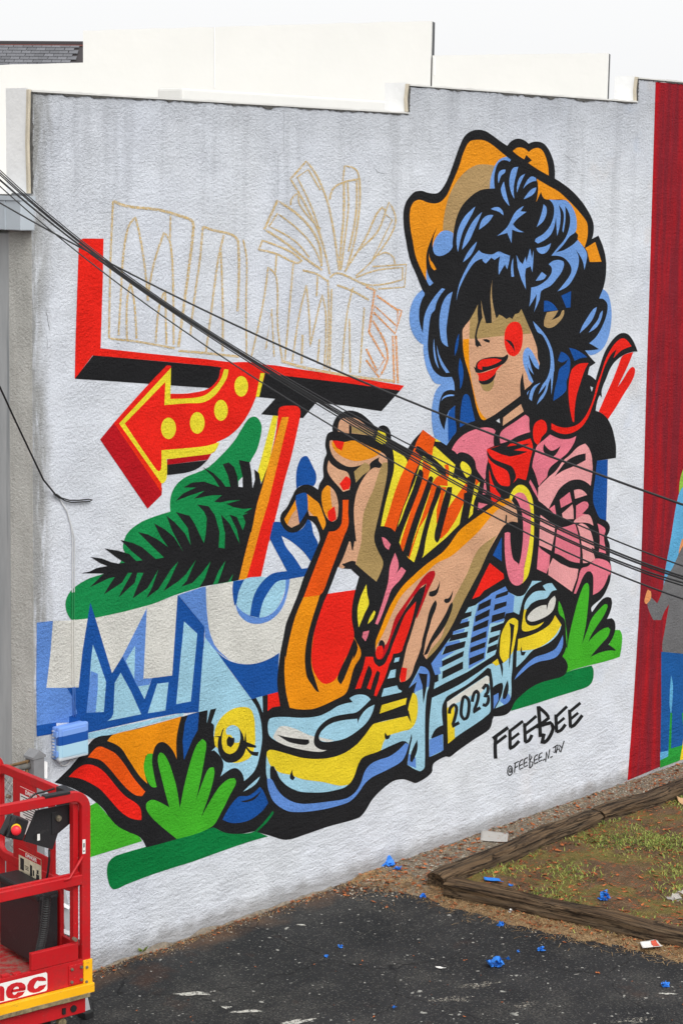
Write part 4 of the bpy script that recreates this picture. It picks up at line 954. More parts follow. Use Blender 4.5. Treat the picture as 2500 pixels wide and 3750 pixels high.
EDGE_PX = [(1262, 3222), (1300, 3236), (1491, 3270), (1759, 3350), (1989, 3412), (2257, 3465), (2500, 3519), (2900, 3610)]
EDGE = [on_ground(*p)[:2] for p in EDGE_PX]
TIM = [  # axis of the three timbers on the ground
    (on_ground(1592, 3262)[:2], on_ground(2178, 3022)[:2], .175, .15),
    (on_ground(1640, 3282)[:2], on_ground(2640, 3498)[:2], .18, .15),
    (on_ground(2182, 3022)[:2], on_ground(2900, 2780)[:2], .18, .15)]
def seg_dist(P, a, b):
    a = np.array(a); b = np.array(b); ab = b-a
    t = np.clip(((P-a) @ ab)/(ab @ ab), 0, 1); d = P-(a+t[:, None]*ab)
    side = ab[0]*(P[:, 1]-a[1])-ab[1]*(P[:, 0]-a[0])
    return np.hypot(d[:, 0], d[:, 1]), np.sign(side)
def edge_signed(P):
    best = np.full(len(P), 1e9); sg = np.ones(len(P))
    for a, b in zip(EDGE[:-1], EDGE[1:]):
        d, s = seg_dist(P, a, b); m = d < best; best[m] = d[m]; sg[m] = s[m]
    return best*sg           # > 0 on the planted side
def fbm(P, s, seed=0, oct=4):
    return np.array([mnoise.fractal((p[0]*s+seed, p[1]*s-seed, seed*.37), 1.0, 2.0, oct) for p in P])
GX0, GX1, GY0, GY1, GS = 2.6, 11.0, -4.2, 0.0, .04
nx, ny = int((GX1-GX0)/GS)+1, int((GY1-GY0)/GS)+1
XX, YY = np.meshgrid(np.linspace(GX0, GX1, nx), np.linspace(GY0, GY1, ny)); P = np.stack([XX.ravel(), YY.ravel()], 1)
SD = edge_signed(P) + .06*fbm(P, 5, 3)
d1, s1 = seg_dist(P, TIM[0][0], TIM[0][1]); d3, s3 = seg_dist(P, TIM[2][0], TIM[2][1]); d2, s2 = seg_dist(P, TIM[1][0], TIM[1][1])
def inside(P):
    """inside the bed framed by the timbers"""
    def side(a, b): a = np.array(a); b = np.array(b); ab = b-a; return ab[0]*(P[:, 1]-a[1])-ab[1]*(P[:, 0]-a[0])
    return (side(*TIM[1][:2]) > 0) & np.where(P[:, 0] < TIM[2][0][0], side(*TIM[0][:2]) < 0, side(*TIM[2][:2]) < 0)
INS = inside(P)
Z = np.clip(SD*.35, -.02, .022) + .010*fbm(P, 9, 5) + np.where(INS, .018+.02*fbm(P, 1.6, 8), 0)
keep = SD > -.10
me = bpy.data.meshes.new('planting_bed')
vid = -np.ones(len(P), int); faces = []
kk = keep.reshape(ny, nx)
quad = kk[:-1, :-1] | kk[1:, :-1] | kk[:-1, 1:] | kk[1:, 1:]
jj, ii = np.nonzero(quad); base = jj*nx+ii
F = np.stack([base, base+1, base+nx+1, base+nx], 1)
used = np.unique(F); vid[used] = np.arange(len(used)); F = vid[F]
me.from_pydata(np.column_stack([P[used], Z[used]]).tolist(), [], F.tolist()); me.update()
zone = me.color_attributes.new('zone', 'FLOAT_COLOR', 'POINT')
wallside = (~INS) & (np.minimum(d1, d3) < 2) & (P[:, 1] > -1.2) & (P[:, 0] > TIM[0][0][0]-.3)
grav = np.clip(np.where((P[:, 1] > -.62) & ~INS, 1-np.abs(P[:, 1])*.35, 0), 0, 1)
gras = np.where(INS, 1.0, .15); straw = np.where(INS, .12, np.clip(1.1-np.abs(SD)/.5, .15, 1))
zc = np.column_stack([grav, gras, straw, np.ones(len(P))])[used]
zone.data.foreach_set('color', zc.astype(np.float32).ravel())
soil_o = mesh_obj('planting_bed', me, M['soil'], smooth=True); tag(soil_o, kind='structure')
def ground_z(x, y):
    i = int(round((x-GX0)/GS)); j = int(round((y-GY0)/GS))
    return max(0.0, float(Z[j*nx+i])) if 0 <= i < nx and 0 <= j < ny and keep[j*nx+i] else 0.0

# ------------------------------------------------------------------ the building with the painted wall
WT = .20           # block wall thickness
STEPS = [(0.0, 3.735, 6.005), (3.735, 6.835, 6.215), (6.835, 10.2, 6.42), (10.2, 14.0, 6.63)]
bld = empty('corner_building', (0, 0, 0), 0, 'single storey building with white stuccoed side wall and stepped parapet', 'building')
def wall_mesh():
    """side wall: one block with a stepped top and a slightly crumbled upper edge"""
    m = MB(); rnd = random.Random(3)
    top = []
    for x0, x1, z in STEPS:
        n = int((x1-x0)/.06)
        for k in range(n+1):
            x = x0+(x1-x0)*k/n
            top.append((x, z + (0 if k in (0, n) else .010*mnoise.fractal((x*9, z, 2), 1, 2, 4))))
    ring = [(0.0, 0.0)] + [(x, z) for x, z in reversed(top)][::-1] + [(14.0, 0.0)]
    ring = [(0, -.3)] + top + [(14.0, -.3)]
    front = [(x, 0.0, z) for x, z in ring]
    m.prism(front, (0, WT, 0))
    return m
wall_mesh().build('side_wall', M['wall'], bld)
# crumbling tar line and the white membrane turned over the top of the parapet
for x0, x1, z in STEPS:
    rnd = random.Random(int(x0*100)+5); m = MB(); x = x0+.004
    ringa = []; ringb = []
    n = int((x1-x0)/.025)
    for k in range(n+1):
        xx = x0+.004+(x1-x0-.008)*k/n; a = mnoise.fractal((xx*4, z*3, 1), 1, 2, 3); b = mnoise.fractal((xx*22, z*3, 9), 1, 2, 3)
        ringa.append((xx, -.008, z+.004-max(0.0, .007+.020*a+.014*b))); ringb.append((xx, -.008, z+.005))
    m.prism(ringa+ringb[::-1], (0, .010, 0)); m.build('tar_line', M['tar'], bld)
    m = MB(); ra = []; rb = []
    for k in range(n+1):
        xx = x0+.002+(x1-x0-.004)*k/n; a = mnoise.fractal((xx*6, z*2, 4), 1, 2, 3)
        ra.append((xx, -.010, z+.0055)); rb.append((xx, -.010, z+.017+.008*a))
    m.prism(ra+rb[::-1], (0, WT+.02, 0)); m.build('parapet_cap', M['membrane'], bld)
    # membrane up the end of each step
    zlo = {0.0: 5.37}.get(x0, z-.21+.02)
    m = MB(); rows = 9
    vs = []; fs = []
    for r in range(rows+1):
        zz = zlo+(z+.03-zlo)*r/rows
        for c in range(5):
            yy = .012+(WT+.02)*c/4
            vs.append((x0-.014-.006*abs(mnoise.noise((yy*30, zz*9, x0))), yy, zz))
    for r in range(rows):
        for c in range(4): q = r*5+c; fs.append((q, q+1, q+6, q+5))
    m.add(vs, fs); m.build('membrane_flap', M['membrane_lightened'], bld, True)
    m = MB(); m.bar([(x0-.012, .012, zlo), (x0-.016, .018, (zlo+z)/2), (x0-.010, .010, z+.02)], .026, .02, (0, 1, 0)); m.build('sealant_bead', M['sealant'], bld)
    m = MB(); rr_ = [(x0-.004, -.007, zlo+(z-zlo)*k/24) for k in range(25)]; rl_ = [(x0+max(.001, .008+.012*mnoise.fractal((k*.6, x0, 7), 1, 2, 3)), -.007, zlo+(z-zlo)*k/24) for k in range(24, -1, -1)]
    m.prism(rr_+rl_, (0, .008, 0)); m.build('tar_line', M['tar'], bld)
# front wall (facing left): pilaster, wall over the door, door reveal
m = MB(); m.box(-.001, .18, WT+.0, WT+.03, -.3, 5.35); m.box(-.002, .12, .0005, WT-.001, -.3, 5.33); m.box(.14, .18, WT+.03, 4.6, -.3, 5.35); m.build('front_wall', M['grey_stucco'], bld)
m = MB()     # sheet-metal door in wide flat panels
for k in range(5): m.bbox(.10, .125, .245+k*.86, .245+k*.86+.845, .01, 5.11, .006)
m.build('sheet_metal_door', M['galv'], bld)
m = MB(); m.bbox(.02, .10, .232, .262, 0, 5.12, .004); m.build('door_guide', M['galv'], bld)
m = MB(); m.bbox(-.12, -.004, -.035, 4.6, 5.135, 5.335, .006); m.build('gutter', M['gutter'], bld)
m = MB(); m.box(-.125, -.0, .115, .122, 5.137, 5.345); m.box(-.128, 0.0, -.04, 4.6, 5.325, 5.352); m.build('gutter_seam', M['gutter'], bld)
m = MB(); m.add([(0, WT, 5.36), (14, WT, 5.36), (14, 16, 5.36), (0, 16, 5.36)], [(0, 1, 2, 3)]); m.build('roof', M['membrane'], bld)
m = MB(); m.box(0, 14, 15.9, 16, -.3, 5.36); m.box(13.9, 14, WT, 15.9, -.3, 5.355); m.box(0, .15, 4.6, 15.9, -.3, 5.355); m.build('rear_wall', M['grey_stucco'], bld)
q0 = on_wall(668, 322, 2.2); q1 = on_wall(1405, 362, 2.2)
m = MB(); m.bbox(q0[0], q1[0]+.5, 2.2, 2.5, 5.362, q0[2], .02); m.build('roof_curb', M['membrane'], bld)

# ------------------------------------------------------------------ neighbour's stepped parapet behind, skewed to our wall
FD = 25.0
base_pt = at_depth(1250, 90, FD)
fw2 = np.array([FW[0], FW[1], 0]); fw2 /= np.linalg.norm(fw2); rt2 = np.array([fw2[1], -fw2[0], 0])
far_dir = rt2*math.sin(math.radians(78)) - fw2*math.cos(math.radians(78))     # along it, to the right
far_n = np.array([far_dir[1], -far_dir[0], 0]);  far_n = far_n if far_n @ fw2 > 0 else -far_n    # away from us
def on_far(px, py, off=0.0): return on_plane(px, py, base_pt+far_n*off, far_n)
nb = empty('neighbour_building', (float(base_pt[0]), float(base_pt[1]), 0), 0, 'white membrane covered stepped parapet of the building behind', 'building')
inv = Vector((float(base_pt[0]), float(base_pt[1]), 0))
def nb_build(m, name, mat, smooth=False):
    m.v = [(Vector(v)-inv)[:] for v in m.v]; return m.build(name, mat, nb, smooth)
for (xa, xb, ya, yb, drop) in ((-900, 305, 258, 230, 0), (305, 1580, 112, 76, 0), (1583, 2227, 203, 194, 0)):
    a = on_far(xa, ya); b = on_far(xb, yb); zt = (a[2]+b[2])/2
    m = MB(); ring = [(a[0], a[1], 4.0), (b[0], b[1], 4.0), (b[0], b[1], b[2]), (a[0], a[1], a[2])]
    n = 24; top = [tuple(a+(b-a)*k/n+np.array([0, 0, .012*mnoise.noise((k*.7, xa, 1))])) for k in range(n, -1, -1)]
    ring = [(a[0], a[1], 4.0), (b[0], b[1], 4.0)] + top
    m.prism(ring, tuple(far_n*.06)); nb_build(m, 'parapet_membrane', M['membrane'])
    m = MB(); e = b+far_dir*.004
    ring2 = [(a[0], a[1], 0), (b[0], b[1], 0), (b[0], b[1], b[2]-.004), (a[0], a[1], a[2]-.004)]
    ring2 = [tuple(np.array(p)+far_n*.062) for p in ring2]
    m.prism(ring2, tuple(far_n*.17)); nb_build(m, 'block_wall', M['dark_brick'])
# seam lines in the membrane
for px, ya, yb in ((786, 100, 320), (1590, 210, 275)):
    a = on_far(px, ya, -.006); b = on_far(px, yb, -.006); m = MB(); m.tube([a, b], .006, 5); nb_build(m, 'membrane_seam', M['membrane_lightened'])

# ------------------------------------------------------------------ shingled roof further back
rp = at_depth(150, 180, 33.0); rdir = rt2*math.sin(math.radians(80)) - fw2*math.cos(math.radians(80)); rn = np.array([rdir[1], -rdir[0], 0]); rn = rn if rn @ fw2 > 0 else -rn
RB = on_plane(0, 245, rp, rn); RTp = on_plane(0, 147, rp, rn)
shr = empty('shingled_roof', (float(rp[0]), float(rp[1]), 0), 0, 'dark grey shingled roof showing above the white parapet at far left', 'roof')
inv2 = Vector((float(rp[0]), float(rp[1]), 0))
slope = np.array([0, 0, 1.0])*.75 + rn*.66; slope /= np.linalg.norm(slope); nout = np.cross(rdir, slope); nout = nout if nout @ fw2 < 0 else -nout
org = on_plane(-160, 250, rp, rn); SW, SH = .155, .066
m = MB(); far_end = org+rdir*2.6
corner = [org-slope*.3-rdir*1.0, far_end-slope*.3, far_end+slope*.62, org+slope*.62-rdir*1.0]
m.prism([tuple(c-nout*.012) for c in corner], tuple(-nout*.12)); m.v = [(Vector(v)-inv2)[:] for v in m.v]; m.build('roof_deck', M['shingle_dark'], shr)
sm = bpy.data.meshes.new('shingle')
def shp(u, v, h): return tuple((rdir*u+slope*v+nout*h).tolist())
w_, h_ = SW-.008, SH*1.25
sm.from_pydata([shp(0, 0, .014), shp(w_, 0, .014), shp(w_, h_, .002), shp(0, h_, .002), shp(0, 0, 0), shp(w_, 0, 0)], [], [(0, 1, 2, 3), (4, 5, 1, 0), (4, 0, 3), (1, 5, 2)])
sm.materials.append(M['shingle'])
for r in range(8):
    for c in range(12):
        u = c*SW + (r % 2)*SW/2 + random.uniform(-.004, .004)
        if u+SW > 2.05: continue
        o = bpy.data.objects.new('shingle', sm); COLL.objects.link(o); o.parent = shr
        p = org+rdir*u+slope*(r*SH); o.location = (Vector(p)-inv2)
e0 = org+slope*.56-rdir*1.0; e1 = org+slope*.56+rdir*2.02
m = MB(); m.tube([e0-V(inv2), e1-V(inv2)], .035, 6); m.build('ridge_cap', M['shingle_dark'], shr)
m = MB(); m.tube([e0-V(inv2)-slope*.045, e1-V(inv2)-slope*.045], .012, 6); m.build('flashing', M['rust_line'], shr)
# ------------------------------------------------------------------ murals: flat paint on the wall, cut into pieces that never overlap
def pip(pts, ring):
    """non-zero winding test, pts (n,2)"""
    R_ = np.asarray(ring); a = R_; b = np.roll(R_, -1, 0); w = np.zeros(len(pts), int)
    for k in range(0, len(a), 256):
        A_, B_ = a[k:k+256], b[k:k+256]
        y = pts[:, 1][:, None]; x = pts[:, 0][:, None]
        up = (A_[:, 1] <= y) & (B_[:, 1] > y); dn = (A_[:, 1] > y) & (B_[:, 1] <= y)
        den = np.where(B_[:, 1] == A_[:, 1], 1e-12, B_[:, 1]-A_[:, 1])
        xi = A_[:, 0]+(y-A_[:, 1])/den*(B_[:, 0]-A_[:, 0])
        w += ((up & (x < xi)).astype(int) - (dn & (x < xi)).astype(int)).sum(1)
    return w != 0
def paint_layers(shapes, lift):
    """-> {(part): (verts, faces, colour index list)}"""
    verts = []; edges = []; rings_all = []
    for si, (part, col, rings) in enumerate(shapes):
        rr = []
        for ring in rings:
            w = []
            for (px, py) in ring:
                q = on_wall(px, py); w.append((q[0], q[2]))
            cl = [w[0]]
            for p in w[1:]:
                if abs(p[0]-cl[-1][0])+abs(p[1]-cl[-1][1]) > 8e-4: cl.append(p)
            if len(cl) > 2 and abs(cl[0][0]-cl[-1][0])+abs(cl[0][1]-cl[-1][1]) < 8e-4: cl.pop()
            if len(cl) < 3: continue
            b = len(verts); verts += [Vector(p) for p in cl]; n = len(cl)
            edges += [(b+i, b+(i+1) % n) for i in range(n)]; rr.append(np.array(cl))
        rings_all.append(rr)
    ov, oe, of, *_ = delaunay_2d_cdt(verts, edges, [], 0, 1e-5, False)
    OV = np.array([v[:] for v in ov]); OF = np.array([f[:] for f in of if len(f) == 3])
    cen = OV[OF].mean(1); top = -np.ones(len(OF), int)
    for si, rr in enumerate(rings_all):
        for ring in rr:
            lo = ring.min(0); hi = ring.max(0)
            m_ = np.nonzero((cen[:, 0] >= lo[0]) & (cen[:, 0] <= hi[0]) & (cen[:, 1] >= lo[1]) & (cen[:, 1] <= hi[1]))[0]
            if len(m_): top[m_[pip(cen[m_], ring)]] = si
    res = {}
    for si in np.unique(top):
        if si < 0 or shapes[si][1] == 'WHT': continue
        res.setdefault(shapes[si][0][1], []).append((shapes[si][1], OF[top == si]))
    return OV, res
SHAPES = parse_mural(MURAL)
LABELS = dict(hat='orange brimmed hat with black outline', hair='big black hair with blue highlights', face='face with red lips and a red cheek', scarf='red scarf ends', sketch_lines='unfinished ochre sketch lines of letters and a palm',
    lettering='blue and cream block letters', signature='black brush lettering reading FEEBEE @FEEBEE_N_JAY', arrow='red arrow with yellow dots', car='blue and yellow car front with plate 2023')
def build_mural(root, shapes):
    OV, res = paint_layers(shapes, .0)
    for part, lst in res.items():
        cols = []; F_ = []; MI = []
        for col, f in lst:
            if col not in cols: cols.append(col)
            F_.append(f); MI += [cols.index(col)]*len(f)
        F_ = np.concatenate(F_); u, invx = np.unique(F_, return_inverse=True); F2 = invx.reshape(F_.shape)
        # wound so that the normal faces the viewer (-y)
        p = OV[u]; a, b, c = p[F2[:, 0]], p[F2[:, 1]], p[F2[:, 2]]
        cr = (b[:, 0]-a[:, 0])*(c[:, 1]-a[:, 1])-(b[:, 1]-a[:, 1])*(c[:, 0]-a[:, 0])
        F2[cr < 0] = F2[cr < 0][:, ::-1]
        part = part.split('.')[0]; me = bpy.data.meshes.new('painted_'+part)
        me.from_pydata([(float(x), -.0022, float(z)) for x, z in p], [], F2.tolist()); me.update()
        o = mesh_obj('painted_'+part, me, [PAINT[c] for c in cols], root)
        me.polygons.foreach_set('material_index', MI); me.update()
        if part in LABELS: o['label'] = LABELS[part]
mur = empty('mural', (0, 0, 0), 0, 'large colourful mural of a woman in an orange hat reaching over a car bumper', 'mural')
build_mural(mur, [s for s in SHAPES if s[0][0] == 'P'])
mur2 = empty('mural', (0, 0, 0), 0, 'dark red curtain mural with a figure in grey at the right edge', 'mural')
build_mural(mur2, [s for s in SHAPES if s[0][0] == 'M'])
# ------------------------------------------------------------------ timbers
def timber_obj(a, b, w, h, label, seed, sink=.02):
    a = np.array(a); b = np.array(b); L_ = float(np.hypot(*(b-a))); ang = math.atan2(b[1]-a[1], b[0]-a[0])
    m = MB(); n = int(L_/.05); K = 20; rnd = random.Random(seed); vs = []; fs = []
    for i in range(n+1):
        x = L_*i/n; endk = min(i, n-i); sh = 1-.10*(endk == 0)-.03*(endk == 1)
        off = .022*mnoise.noise((x*1.6, seed, 0)); lz = .016*mnoise.noise((x*1.9, seed, 5))
        for k in range(K):
            t = k/K*math.tau; c_, s_ = math.cos(t), math.sin(t)
            q = (abs(c_)**5+abs(s_)**5)**(-1/5)
            y = c_*q*w/2; z = s_*q*h/2
            groove = .016*mnoise.fractal((x*.9, k*1.7+seed*3, 2), 1, 2, 3) + .006*mnoise.noise((x*7, k*2.1, seed))
            if s_ > .3 and abs(c_) < .35: groove -= .030*max(0, mnoise.noise((x*.8, seed*7, 1)))
            rr = 1+groove/(w/2)
            vs.append((x+(.02*mnoise.noise((k*1.3, seed, 9)) if endk == 0 else 0), (y*rr)*sh+off, h/2-sink+(z*rr)*sh+lz))
    for i in range(n):
        for k in range(K): fs.append((i*K+k, i*K+(k+1) % K, (i+1)*K+(k+1) % K, (i+1)*K+k))
    for i in (0, n):
        c = len(vs); xe = vs[i*K][0]; vs.append((xe+(.03 if i == 0 else -.03), 0, h/2-sink)); fs += [(i*K+k, i*K+(k+1) % K, c) for k in range(K)]
    m.add(vs, fs); o = m.build('landscape_timber', M['timber'], smooth=False)
    o.location = (float(a[0]), float(a[1]), .012); o.rotation_euler = (0, 0, ang)
    return tag(o, label, 'timber', 'weathered timbers edging the bed')
timber_obj(*TIM[0], 'weathered timber between the gravel and the grass, its split end at the asphalt', 1)
timber_obj(*TIM[1], 'long weathered timber along the asphalt edge, nearest the camera', 2)
timber_obj(*TIM[2], 'dark timber under the red painted wall, farthest along the wall', 3)

# ------------------------------------------------------------------ ground litter that nobody could count
def scatter(n, fn):
    out = []
    while len(out) < n:
        x, y = fn()
        out.append((x, y, ground_z(x, y)))
    return out
def stuff_mesh(name, verts, faces, mat, label, cat):
    me = bpy.data.meshes.new(name); me.from_pydata(verts, [], faces); me.update(); o = mesh_obj(name, me, mat)
    return tag(o, label, cat, kind='stuff')
rnd = random.Random(11)
TA, TB, TC = TIM
def rand_bed():
    while True:
        x, y = rnd.uniform(3.6, 9.5), rnd.uniform(-4.0, -.15)
        if inside(np.array([[x, y]]))[0]: return x, y
def rand_edge():
    while True:
        k = rnd.randrange(len(EDGE)-1); t = rnd.random(); a, b = EDGE[k], EDGE[k+1]
        x = a[0]+(b[0]-a[0])*t; y = a[1]+(b[1]-a[1])*t; d = rnd.gauss(.14, .11)
        nx_, ny_ = -(b[1]-a[1]), (b[0]-a[0]); l = math.hypot(nx_, ny_); x += nx_/l*d; y += ny_/l*d
        if y < -.01 and x < 9: return x, y
def rand_wall():
    while True:
        x = rnd.uniform(2.9, 9.5); y = -abs(rnd.gauss(0, .28))
        if y > -.9 and not inside(np.array([[x, y]]))[0]: return x, y
# grass
vs = []; fs = []
cl = []
for _ in range(1300):
    x, y = rand_bed(); cl.append((x, y, mnoise.noise((x*1.5, y*1.5, 4))))
for (x, y, w) in cl:
    if w < .02: continue
    for _ in range(int(14+34*max(0, w+.2))):
        px, py = rnd.gauss(x, .09), rnd.gauss(y, .09); z = ground_z(px, py); a = rnd.random()*math.tau; h = rnd.uniform(.008, .028); ln = rnd.uniform(.02, .055); wd = rnd.uniform(.0025, .005)
        dx, dy = math.cos(a), math.sin(a); b = len(vs)
        vs += [(px-dy*wd, py+dx*wd, z-.003), (px+dy*wd, py-dx*wd, z-.003), (px+dx*ln*.4+dy*wd*.7, py+dy*ln*.4-dx*wd*.7, z+h*.7), (px+dx*ln*.4-dy*wd*.7, py+dy*ln*.4+dx*wd*.7, z+h*.7), (px+dx*ln, py+dy*ln, z+h)]
        fs += [(b, b+1, b+2, b+3), (b+3, b+2, b+4)]
stuff_mesh('grass', vs, fs, M['grass'], 'short patchy grass growing in the bed', 'grass')
# leaf litter
vs = []; fs = []
def leaf(x, y, z, s):
    a = rnd.random()*math.tau; tx, ty = rnd.uniform(-.5, .5), rnd.uniform(-.5, .5); ca, sa = math.cos(a), math.sin(a); b = len(vs)
    for (u, v, h) in ((-1, 0, .1), (-.3, .42, .25), (.4, .36, .2), (1, 0, .35), (.4, -.36, .25), (-.3, -.42, .15), (0, 0, 0)):
        vs.append((x+(u*ca-v*sa)*s, y+(u*sa+v*ca)*s, z+.004+s*max(0, h*rnd.uniform(.6, 1.4)+u*tx*.4+v*ty*.4)))
    fs.extend((b+6, b+k, b+(k+1) % 6) for k in range(6))
for _ in range(2300):
    x, y = rand_bed()
    if mnoise.noise((x*1.3, y*1.3, 14)) < -.25: continue
    leaf(x, y, ground_z(x, y), rnd.choice((.008, .011, .014, .018, .024, .032)))
for _ in range(420):
    x, y = rand_wall(); leaf(x, y, ground_z(x, y), rnd.choice((.008, .012, .018, .026, .032)))
for _ in range(300):
    x, y = rand_edge(); leaf(x, y, ground_z(x, y), rnd.uniform(.008, .026))
for _ in range(190):      # drifts against the foot of the wall on the asphalt side
    x = rnd.uniform(-.1, 2.9); leaf(x, -abs(rnd.gauss(.015, .05))-.004, 0, rnd.uniform(.006, .018))
for _ in range(40):
    q = on_ground(rnd.uniform(350, 2500), rnd.uniform(3420, 3750)); leaf(q[0], q[1], 0, rnd.uniform(.006, .013))
stuff_mesh('leaf_litter', vs, fs, M['leaf'], 'dry brown leaves scattered over the bed and along the wall', 'leaves')
# needles and straw
vs = []; fs = []
def needle(x, y, z, l, w=.0012):
    a = rnd.random()*math.tau; dx, dy = math.cos(a)*l/2, math.sin(a)*l/2; nx_, ny_ = -math.sin(a)*w, math.cos(a)*w; b = len(vs); h = rnd.uniform(.004, .016)
    vs.extend([(x-dx-nx_, y-dy-ny_, z+.003), (x-dx+nx_, y-dy+ny_, z+.003), (x+nx_, y+ny_, z+h), (x-nx_, y-ny_, z+h), (x+dx+nx_, y+dy+ny_, z+.004), (x+dx-nx_, y+dy-ny_, z+.004)])
    fs.extend([(b, b+1, b+2, b+3), (b+3, b+2, b+4, b+5)])
for _ in range(3600): x, y = rand_edge(); needle(x, y, ground_z(x, y), rnd.uniform(.03, .09))
for _ in range(1500): x, y = rand_bed(); needle(x, y, ground_z(x, y), rnd.uniform(.02, .07))
for _ in range(1300): x, y = rand_wall(); needle(x, y, ground_z(x, y), rnd.uniform(.02, .06))
for _ in range(500): needle(rnd.uniform(-.3, 2.9), -abs(rnd.gauss(.02, .06))-.01, 0, rnd.uniform(.02, .05))
stuff_mesh('straw', vs, fs, M['straw'], 'dry needles and straw along the asphalt edge', 'straw')
# gravel
vs = []; fs = []
def stone(x, y, z, s):
    b = len(vs); a = rnd.random()*math.tau
    for (u, v, w) in ((1, 0, 0), (0, 1, 0), (-1, 0, 0), (0, -1, 0), (0, 0, .7), (0, 0, -.6)):
        j = rnd.uniform(.6, 1.15); vs.append((x+(u*math.cos(a)-v*math.sin(a))*s*j, y+(u*math.sin(a)+v*math.cos(a))*s*j*.85, z+s*.3+w*s*j))
    for k in range(4): fs.append((b+k, b+(k+1) % 4, b+4)); fs.append((b+(k+1) % 4, b+k, b+5))
for _ in range(2600): x, y = rand_wall(); stone(x, y, ground_z(x, y), rnd.choice((.005, .006, .007, .009, .013)))
for _ in range(500): x, y = rand_edge(); stone(x, y, ground_z(x, y), rnd.uniform(.003, .008))
for _ in range(420): stone(rnd.uniform(-.3, 3.0), -abs(rnd.gauss(.0, .07))-.01, 0, rnd.uniform(.003, .008))
stuff_mesh('gravel', vs, fs, M['stone'], 'loose gravel along the foot of the wall', 'gravel')
# mortar fillet / dirt line where the wall meets the asphalt
m = MB(); n = 70; vs2 = []; fs2 = []
for k in range(n+1):
    x = .0+3.0*k/n; w = .028+.035*mnoise.fractal((x*3, 1, 1), 1, 2, 3); h = .016+.03*mnoise.fractal((x*4, 5, 1), 1, 2, 3)
    vs2 += [(x, -.0035, max(.004, h)), (x, -max(.010, w)*.45, max(.003, h)*.4), (x, -max(.015, w), -.004)]
for k in range(n): b = k*3; fs2 += [(b, b+3, b+4, b+1), (b+1, b+4, b+5, b+2)]
m.add(vs2, fs2); m.build('wall_footing', plain('dirty_mortar', (136, 126, 112), .95, var=.5, scale=22, bump=.012), bld, True)

# ------------------------------------------------------------------ litter that can be counted
def crumple(name, px, py, size, mat, label, cat, group, seed, flat=.55):
    """a wad of folded strips"""
    r_ = random.Random(seed); m = MB()
    for s in range(8):
        a = r_.random()*math.tau; w = size*r_.uniform(.22, .42); c = Vector((r_.uniform(-.3, .3), r_.uniform(-.3, .3), r_.uniform(.15, .7)))*size; c.z *= flat
        d = Vector((math.cos(a), math.sin(a), r_.uniform(-.4, .6))).normalized(); up = Vector((r_.uniform(-.6, .6), r_.uniform(-.6, .6), 1)).normalized(); sd = d.cross(up).normalized()
        vs_ = []; n = 6; p = c-d*size*.7
        for k in range(n):
            vs_ += [p+sd*w*r_.uniform(.7, 1.1), p-sd*w*r_.uniform(.7, 1.1)]
            bend = Matrix.Rotation(r_.uniform(-.9, .9), 3, sd) @ Matrix.Rotation(r_.uniform(-.5, .5), 3, d); d = (bend @ d).normalized(); sd = (bend @ sd).normalized(); p = p+d*size*.27
        vs_ = [Vector((v.x, v.y, min(max(v.z, .0015*s), size*1.0))) for v in vs_]
        m.add([v[:] for v in vs_], [(2*k, 2*k+1, 2*k+3, 2*k+2) for k in range(n-1)])
    o = m.build(name, mat)
    q = on_ground(px, py); z = ground_z(q[0], q[1]); o.location = (float(q[0]), float(q[1]), z+.003)
    return tag(o, label, cat, group)
TG = 'scraps of blue masking tape on the ground'
for k, (px, py, s, lab) in enumerate([
    (1415, 3178, .075, 'large blue tape wad lying against the foot of the wall'),
    (1455, 3196, .035, 'small blue tape scrap just below the wad at the wall'),
    (1547, 3288, .032, 'blue tape scrap on the asphalt by the split timber end'),
    (2211, 3318, .055, 'blue tape wad in the grass behind the long timber'),
    (1833, 3392, .030, 'blue tape scrap near the asphalt edge below the long timber'),
    (1980, 3483, .032, 'blue tape scrap to the right of the tiny one on the asphalt'),
    (1895, 3489, .014, 'tiny blue tape scrap on the asphalt right of centre'),
    (1819, 3538, .068, 'largest blue tape wad in the middle of the asphalt'),
    (2433, 3612, .034, 'blue tape scrap nearest the bottom right corner'),
    (1442, 3693, .013, 'tiny blue tape speck low on the asphalt'),
    (1248, 3472, .018, 'small blue tape scrap left of centre on the asphalt, the upper of two'),
    (1193, 3505, .018, 'small blue tape scrap left of centre on the asphalt, the lower of two')]):
    crumple('tape_scrap', px, py, s*1.2, M['tape_blue'], lab, 'tape', TG, 73+k)
def sheet(name, pts_px, mat, label, cat, curl=.02, seed=1, group=None, thick=.002):
    q = [on_ground(*p) for p in pts_px]; c = sum(q)/4; z0 = max(ground_z(p[0], p[1]) for p in q)+.006; N_ = 8
    vs_ = []; fs_ = []
    for j in range(N_+1):
        for i in range(N_+1):
            u, v = i/N_, j/N_; p = (q[0]*(1-u)+q[1]*u)*(1-v)+(q[3]*(1-u)+q[2]*u)*v
            vs_.append((p[0]-c[0], p[1]-c[1], z0+curl*(.5+.5*mnoise.noise((u*2+seed, v*2, seed)))+curl*.8*(abs(u-.5)*2)**3))
    for j in range(N_):
        for i in range(N_): b = j*(N_+1)+i; fs_.append((b, b+1, b+N_+2, b+N_+1))
    me = bpy.data.meshes.new(name); me.from_pydata(vs_, [], fs_); me.update(); o = mesh_obj(name, me, mat, smooth=True); o.location = (float(c[0]), float(c[1]), 0)
    sol = o.modifiers.new('thickness', 'SOLIDIFY'); sol.thickness = thick
    return tag(o, label, cat, group)
sheet('plastic_sheet', [(1757, 3092), (1857, 3098), (1860, 3066), (1760, 3052)], M['film'], 'clear plastic sheet lying on the gravel beside the timber', 'sheet', .006, thick=.0008)
